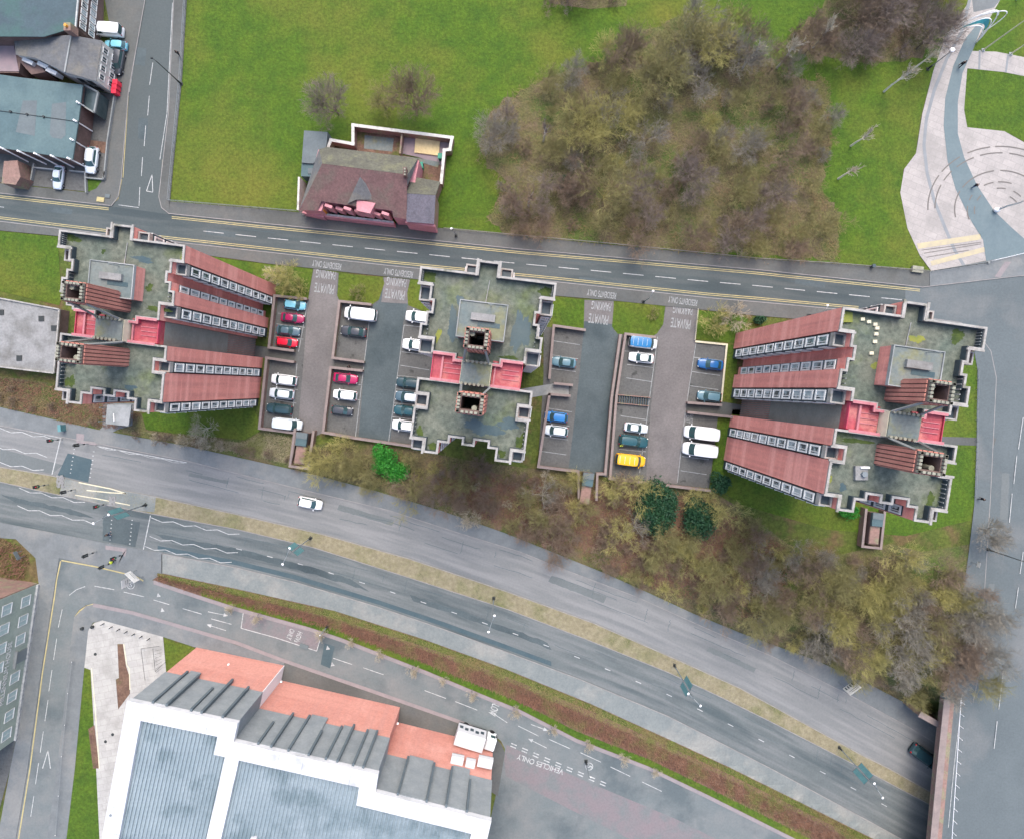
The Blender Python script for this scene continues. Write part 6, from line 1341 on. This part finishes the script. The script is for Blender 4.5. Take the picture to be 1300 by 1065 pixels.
for i in range(2): tree_proto(('birch', i), 50 + i, 8, 2.0, 6.8, n=(11, 6, 4), up=1.3, rad=.21, tw=.024, fat=1.4)
tree_proto(('street', 0), 60, 4, 1.9, 2.0, n=(8, 6, 5, 4), up=.6, rad=.06, tw=.012, fat=1.0)
rt = random.Random(5)
OMAT = {}
def bare(kind, px, py, s, tm, label, cat='tree', group=None, trunk='bark_brown', name='bare_tree', z=None):
    ks = [k for k in TP if k[0] == kind]; k = ks[rt.randrange(len(ks))]; e = empty(name, P(px, py, D(px, py) + (.05 if z is None else z)), rt.uniform(0, 6.28), label, cat, group); e.scale = (s, s, s * rt.uniform(.85, 1.1))
    for nm, me, mm in (('trunk', TP[k][0], trunk), ('crown', TP[k][1], tm)):
        key = (me.name, mm)
        if key not in OMAT: c = me.copy() ; c.materials.clear(); c.materials.append(MATS[mm]); OMAT[key] = c
        o = bpy.data.objects.new(nm, OMAT[key]); COL.objects.link(o); o.parent = e
    return e
def scatter(poly, n, dmin, seed, avoid=()):
    r_ = random.Random(seed); xs = [p[0] for p in poly]; ys = [p[1] for p in poly]; out = []; t = 0
    while len(out) < n and t < 20000:
        t += 1; x, y = r_.uniform(min(xs), max(xs)), r_.uniform(min(ys), max(ys))
        if not inside(poly, x, y) or any((x - a) ** 2 + (y - b) ** 2 < dmin ** 2 for a, b in out) or any((x - a) ** 2 + (y - b) ** 2 < c * c for a, b, c in avoid): continue
        out.append((x, y))
    return out
# named trees
bare('open', 764, 255, 1.15, 'twig_olive', 'large olive tree with radiating bare limbs at the bottom centre of the copse', trunk='twig_yellow')
bare('big', 742, 175, 1.0, 'twig_yellow', 'yellow green twiggy tree in the heart of the copse', trunk='twig_olive'); bare('big', 776, 160, .9, 'twig_yellow', 'smaller yellow tree right of the one in the heart of the copse', trunk='twig_olive')
bare('big', 833, 120, 1.2, 'twig_olive', 'tall dark olive tree near the upper right of the copse'); bare('big', 860, 70, 1.05, 'twig_olive', 'olive tree at the top edge of the copse', trunk='twig_olive'); bare('big', 895, 75, .95, 'twig_yellow', 'yellowish tree at the top right edge of the copse')
bare('birch', 671, 262, 1.1, 'twig_brown', 'white limbed birch in the lower left of the copse', trunk='bark_pale', name='birch_tree'); bare('birch', 690, 180, .9, 'twig_purple', 'small birch with pale stem at the left of the copse', trunk='bark_pale', name='birch_tree')
bare('big', 622, 185, .85, 'twig_grey', 'grey tree sticking out at the left end of the copse', trunk='bark_grey')
bare('big', 430, 146, .95, 'twig_purple', 'grey purple tree behind the flat roofed wing of the pub'); bare('big', 530, 146, 1.1, 'twig_brown', 'olive brown tree right behind the yard wall of the pub', trunk='twig_olive'); bare('mid', 490, 138, .9, 'twig_olive', 'faint olive shrub tree between the two trees behind the pub')
for x, y, s, k, l in ((942.6,86.8,.95,0,'pale birch at the top right of the copse, left one of a pair'),(986,86.8,1.05,1,'pale birch at the top right of the copse, right one of a pair'),(1032,61,.9,0,'pale birch against the dark thicket'),(1079.8,185.8,.85,1,'lone pale birch on the lawn, upper one of two'),(1064,227.5,.85,0,'lone pale birch on the lawn, lower one of two'),(1122,116.5,.95,1,'slim pale birch left of the plaza path, lower left one'),(1155,92,.9,0,'slim pale birch touching the plaza path')):
    bare('birch', x, y, s * 1.1, 'twig_birch', l, trunk='bark_pale', name='birch_tree', group='pale birches on the lawn')
bare('mid', 367, 358, 1.0, 'twig_yellow', 'yellow olive shrub on the plot right of the leftmost tower', 'shrub', trunk='twig_olive', name='bare_shrub'); bare('shrub', 380, 366, 1.3, 'twig_yellow', 'low yellow shrub at the right of the plot by the leftmost tower', 'shrub', trunk='twig_olive', name='bare_shrub'); bare('shrub', 352, 350, 1.1, 'twig_pale', 'pale brown shrub at the left of the plot by the leftmost tower', 'shrub', trunk='twig_brown', name='bare_shrub')
bare('shrub', 455, 372, .9, 'twig_olive', 'faint shrub in the middle of the grass plot between the left entrances', 'shrub', trunk='twig_olive', name='bare_shrub'); bare('shrub', 905, 412, 1.6, 'twig_yellow', 'yellow shrub on the plot by the rightmost car park entrance', 'shrub', trunk='twig_olive', name='bare_shrub'); bare('shrub', 925, 404, 1.5, 'twig_pale', 'pale brown shrub between the yellow shrub and the rightmost tower', 'shrub', trunk='twig_brown', name='bare_shrub'); bare('shrub', 828, 400, .6, 'twig_olive', 'tiny shrub on the grass plot by the white headed lamp', 'shrub', trunk='twig_olive', name='bare_shrub')
bare('open', 267, 543, .62, 'twig_birch', 'bare cream limbed tree on the lawn below the leftmost tower', trunk='bark_pale')
bare('open', 688, 627, .75, 'twig_grey', 'bare cream limbed tree below the lower right of the middle tower', trunk='bark_pale'); bare('open', 805, 668, .65, 'twig_grey', 'bare pale tree left of the two evergreens', trunk='bark_pale')
bare('big', 1243, 670, .75, 'twig_grey', 'round grey bush overhanging the east pavement', trunk='bark_grey'); bare('big', 1225, 782, .9, 'twig_grey', 'big grey brown tree leaning over the east road', trunk='bark_brown'); bare('big', 1212, 812, .8, 'twig_brown', 'brown tree just above the bridge beside the east road')
bare('mid', 415, 583, 1.1, 'twig_yellow', 'yellow olive bush right of the leftmost bin shelter', trunk='twig_olive'); bare('mid', 440, 590, .95, 'twig_olive', 'olive bush between the leftmost bin shelter and the green bush', trunk='twig_olive')
# copse and scrub
CP = [('twig_purple', 'grey purple', 'left', lambda x, y: x < 700), ('twig_olive', 'dull olive', 'middle', lambda x, y: 700 <= x < 900), ('twig_brown', 'brown', 'right', lambda x, y: x >= 900)]
def fill(poly, n, dmin, seed, kinds, where, avoid=(), cols=('twig_brown', 'twig_olive', 'twig_purple'), smin=.6, smax=1.1):
    for i, (x, y) in enumerate(scatter(poly, n, dmin, seed, avoid)):
        rr = random.Random(seed * 1000 + i); c = cols(x, y, rr) if callable(cols) else cols[rr.randrange(len(cols))]; kd = kinds[rr.randrange(len(kinds))]
        word = {'twig_brown': 'brown', 'twig_olive': 'olive', 'twig_purple': 'grey purple', 'twig_yellow': 'yellow olive', 'twig_pale': 'straw coloured', 'twig_grey': 'grey'}[c]; sh = kd == 'shrub'
        z = f"{word} bare {'shrub' if sh else 'tree'} crowded {where(x, y) if callable(where) else where}"
        bare(kd, x, y, rr.uniform(smin, smax), c, z, 'shrub' if sh else 'tree', z + 's', trunk={'twig_olive': 'twig_olive', 'twig_yellow': 'twig_olive', 'twig_pale': 'bark_grey'}.get(c, 'bark_brown'), name='bare_shrub' if sh else 'bare_tree')
def ccol(x, y, rr):
    if x < 690 and y < 235: return rr.choice(('twig_purple', 'twig_brown', 'twig_grey', 'twig_brown'))
    if x < 740 and y > 220: return rr.choice(('twig_brown', 'twig_brown', 'twig_purple'))
    if 700 < x < 900 and y < 230: return rr.choice(('twig_olive', 'twig_olive', 'twig_yellow', 'twig_brown', 'twig_grey'))
    if y > 230 and x > 780: return rr.choice(('twig_olive', 'twig_olive', 'twig_brown', 'twig_purple'))
    return rr.choice(('twig_olive', 'twig_brown', 'twig_grey'))
def cwh(x, y): return ('into the left side' if x < 740 else 'into the middle' if x < 900 else 'into the right side') + (' of the copse' if y < 200 else ' of the copse near the main street')
fill(COPSE, 118, 14, 3, ('big', 'open', 'open', 'mid', 'shrub'), cwh, [(764, 255, 24)], ccol, .42, .88)
fill(THICKET, 24, 16, 4, ('big', 'mid', 'shrub'), 'in the dark thicket at the top right', (), ('twig_brown', 'twig_brown', 'twig_purple'), .7, 1.1)
fill([(690,-30),(800,-30),(795,8),(750,12),(700,5)], 6, 14, 6, ('mid', 'shrub'), 'at the top edge of the lawn', (), ('twig_brown', 'twig_purple'))
SCR = [(395,566),(450,562),(520,572),(600,588),(680,600),(733,603),(773,616),(830,622),(905,630),(940,650),(1000,695),(1060,708),(1130,700),(1165,710),(1225,735),(1200,870)] + [(x, y - 6) for x, y in NP[::-1] if 390 <= x < 1170]
def scol(x, y, rr):
    if x < 560: return rr.choice(('twig_olive', 'twig_brown', 'twig_yellow', 'twig_purple'))
    if x < 720: return rr.choice(('twig_olive', 'twig_brown', 'twig_brown', 'twig_pale'))
    if x < 950: return rr.choice(('twig_olive', 'twig_brown', 'twig_yellow'))
    return rr.choice(('twig_olive', 'twig_brown', 'twig_olive', 'twig_grey', 'twig_yellow'))
def swh(x, y): return 'in the bank ' + ('left of the green bush' if x < 480 else 'below the middle tower' if x < 700 else 'below the right car park' if x < 900 else 'below the rightmost tower' if x < 1060 else 'near the bridge')
fill(SCR, 205, 12, 7, ('mid', 'shrub', 'open', 'mid'), swh, [(740,620,14),(832,648,34),(888,664,31),(497,592,27),(1103,668,16)], scol, .4, .85)
fill([(900,700),(1060,712),(1225,740),(1205,870),(1060,838),(960,800)], 26, 22, 8, ('big', 'open'), swh, (), scol, .6, .95)
fill([(1205,735),(1240,725),(1262,780),(1262,840),(1215,880),(1200,860)], 9, 15, 14, ('mid', 'big'), 'spilling over the east pavement', (), ('twig_grey', 'twig_brown', 'twig_olive'), .5, .75)
fill([(130,545),(240,557),(330,570),(390,590),(340,578),(240,562)], 12, 12, 9, ('shrub',), 'along the verge below the leftmost tower', (), ('twig_pale', 'twig_brown'), .4, .7)
fill([(-60,480),(60,492),(110,505),(125,538),(0,512)], 8, 16, 12, ('shrub',), 'in the litter strip at the left edge', (), ('twig_brown',), .35, .6)
for i, x in enumerate((300,332,414,446,483,526,566,600,652,700,744,788,832)):
    bare('street', x, interp(S1, x) - 3, .72 + .08 * (i % 3), 'twig_pale', 'small pale bare tree in the row along the service street', 'tree', 'young trees along the service street', trunk='bark_grey', name='street_tree')
# evergreens
def leafy(name, px, py, rx, ry, h, mt, label, n=5000, sz=.28, z0=.3, lobes=7, cat='tree', seed=1):
    rg = np.random.default_rng(seed); e = empty(name, P(px, py, D(px, py)), 0, label, cat, 'evergreens'); m = MB(); m.tube([(0, 0, 0), (.1, 0, h * .6)], .16, 7, .05); m.build('trunk', 'bark_brown', e)
    L_ = [(rg.uniform(-.5, .5) * rx, rg.uniform(-.5, .5) * ry, h * rg.uniform(.35, .68), rg.uniform(.38, .6)) for _ in range(lobes)] + [(0, 0, h * .5, .75)]
    k = rg.integers(0, len(L_), n); a = rg.uniform(0, 2 * np.pi, n); b = np.arccos(rg.uniform(-.4, 1, n)); rr = rg.uniform(.72, 1.08, n) ** .8
    C = np.array(L_)[k]; s = C[:, 3]; rr = rr * (1 + .35 * (rg.uniform(0, 1, n) > .93)); pos = np.stack([C[:, 0] + rx * s * rr * np.sin(b) * np.cos(a), C[:, 1] + ry * s * rr * np.sin(b) * np.sin(a), C[:, 2] + h * .42 * s * 1.2 * rr * np.cos(b)], 1)
    u = rg.normal(0, 1, (n, 3)); u /= np.linalg.norm(u, axis=1)[:, None]; v = np.cross(u, rg.normal(0, 1, (n, 3))); v /= np.linalg.norm(v, axis=1)[:, None]; w1 = rg.uniform(.5, 1, (n, 1)) * sz
    q = np.stack([pos - u * w1, pos - v * w1 * .45, pos + u * w1, pos + v * w1 * .45], 1).reshape(-1, 3)
    me = bpy.data.meshes.new('crown'); me.from_pydata(q.tolist(), [], [(4 * i, 4 * i + 1, 4 * i + 2, 4 * i + 3) for i in range(n)]); me.materials.append(MATS[mt]); o = bpy.data.objects.new('crown', me); COL.objects.link(o); o.parent = e; return e
leafy('evergreen_tree', 828, 641, 4.4, 5.0, 5.0, 'leaf_dark', 'large dark evergreen below the yellow van', 11000, .30, seed=1); leafy('evergreen_tree', 884, 658, 3.8, 4.6, 4.2, 'leaf_dark', 'smaller dark evergreen right of the large one', 9000, .28, seed=2)
leafy('evergreen_bush', 491, 582, 2.5, 3.2, 3.4, 'leaf_green', 'bright green bush below the left car park, upper of two', 4500, .26, cat='bush', seed=3); leafy('evergreen_bush', 505, 600, 2.5, 2.2, 2.8, 'leaf_green', 'bright green bush below the left car park, lower of two', 4000, .26, cat='bush', seed=4)
leafy('evergreen_bush', 1122, 752, 1.7, 1.6, 2.6, 'leaf_yellow', 'bright yellow green bush in the bank near the bridge', 2500, .24, cat='bush', seed=5); leafy('evergreen_bush', 912, 612, 2.0, 2.2, 2.2, 'leaf_dark', 'dark bush at the lower corner of the right car park', 2500, .25, cat='bush', seed=6)
leafy('evergreen_bush', 962, 408, 1.1, .9, 1.6, 'leaf_dark', 'small round dark bush beside the pavement left of the rightmost tower', 1500, .2, cat='bush', seed=7); leafy('evergreen_bush', 720, 235, 1.6, 1.6, 2.2, 'leaf_dark', 'dark green bush deep in the copse', 1800, .22, cat='bush', seed=8)
leafy('evergreen_bush', 1075, 650, 2.0, 1.4, 1.6, 'leaf_green', 'green bramble bush left of the rightmost bin shelter', 1800, .22, cat='bush', seed=9)
# ---------------- uncountable ground cover
def canes(name, poly, n, ln, wd, mt, seed, z0=.02, up=.5, thin=lambda x, y, r: True):
    rg = np.random.default_rng(seed); xs = [p[0] for p in poly]; ys = [p[1] for p in poly]; pts = []
    while len(pts) < n:
        x, y = rg.uniform(min(xs), max(xs)), rg.uniform(min(ys), max(ys))
        if inside(poly, x, y): pts.append(P(x, y, D(x, y) + z0))
    b = np.array(pts); a = rg.uniform(0, 2 * np.pi, n); l = ln * rg.uniform(.4, 1.1, n); e_ = rg.uniform(.1, up, n); d = np.stack([np.cos(a), np.sin(a), e_], 1); s = np.stack([-np.sin(a), np.cos(a), rg.uniform(-.5, .5, n)], 1) * (wd * rg.uniform(.6, 1.4, (n, 1)))
    m1 = b + d * l[:, None] * .6 + np.array([0, 0, .12]); t = b + d * l[:, None] + np.stack([0 * a, 0 * a, -l * .15], 1)
    q = np.stack([b - s, b + s, m1 + s * .8, m1 - s * .8, t], 1).reshape(-1, 3); fs = []
    for i in range(n): o = 5 * i; fs += [(o, o + 1, o + 2, o + 3), (o + 3, o + 2, o + 4)]
    me = bpy.data.meshes.new(name); me.from_pydata(q.tolist(), [], fs); me.materials.append(MATS[mt]); o = bpy.data.objects.new(name, me); COL.objects.link(o); o['kind'] = 'stuff'; return o
canes('bramble_undergrowth', rough(SCR, 2.5), 9000, .9, .03, 'cane_brown', 1); canes('olive_undergrowth', rough(SCR, 2.5, seed=4), 8000, 1.0, .03, 'cane_olive', 2)
canes('bramble_undergrowth', rough(COPSE, 4), 9000, 1.3, .03, 'cane_brown', 3); canes('olive_undergrowth', rough(COPSE, 4, seed=3), 9000, 1.3, .03, 'cane_olive', 4); canes('bramble_undergrowth', rough(THICKET, 3), 4000, .9, .03, 'cane_brown', 5)
canes('bramble_undergrowth', rough([(560,600),(690,606),(775,620),(905,640),(1000,700),(1000,800),(900,770),(760,714),(690,690),(600,650)], 3), 12000, 1.1, .03, 'cane_rust', 21); canes('straw_fringe', [(1035,90),(1054,108),(1056,180),(1042,240),(1067,275),(1064,330),(1050,325),(1045,280),(1025,245),(1030,180)], 3000, .7, .03, 'cane_olive', 6)
hb = [(x, interp(F2, x) + (interp(S1, x) - interp(F2, x)) * .32) for x in range(200, 1200, 25)]; hb2 = [(x, interp(F2, x) + (interp(S1, x) - interp(F2, x)) * .74) for x in range(200, 1200, 25)]
canes('rust_hedge', hb + hb2[::-1], 26000, .6, .035, 'cane_rust', 7, up=1.6); hb3 = [(x, interp(F2, x) + 1) for x in range(200, 1200, 25)]; canes('hedge_foot_grass', hb3 + hb[::-1], 16000, .5, .03, 'cane_olive', 8)
canes('median_grass', band(off(M1, 1), off(M2, -1), -60, 1180), 22000, .3, .025, 'cane_straw', 9)
canes('bramble_undergrowth', [(-100,478),(0,480),(60,488),(120,506),(160,517),(180,527),(150,545),(100,540),(0,515),(-100,500)], 6000, .6, .03, 'cane_rust', 10, z0=.1)
canes('verge_litter', [(160,545),(240,556),(312,562),(335,549),(380,558),(395,570),(396,596),(330,580),(240,562)], 7000, .5, .03, 'cane_straw', 11, z0=.1)
canes('rust_hedge', [(-100,690),(0,683),(30,695),(38,710),(30,735),(0,740),(-100,730)], 3500, .8, .04, 'cane_rust', 12, up=1.4)
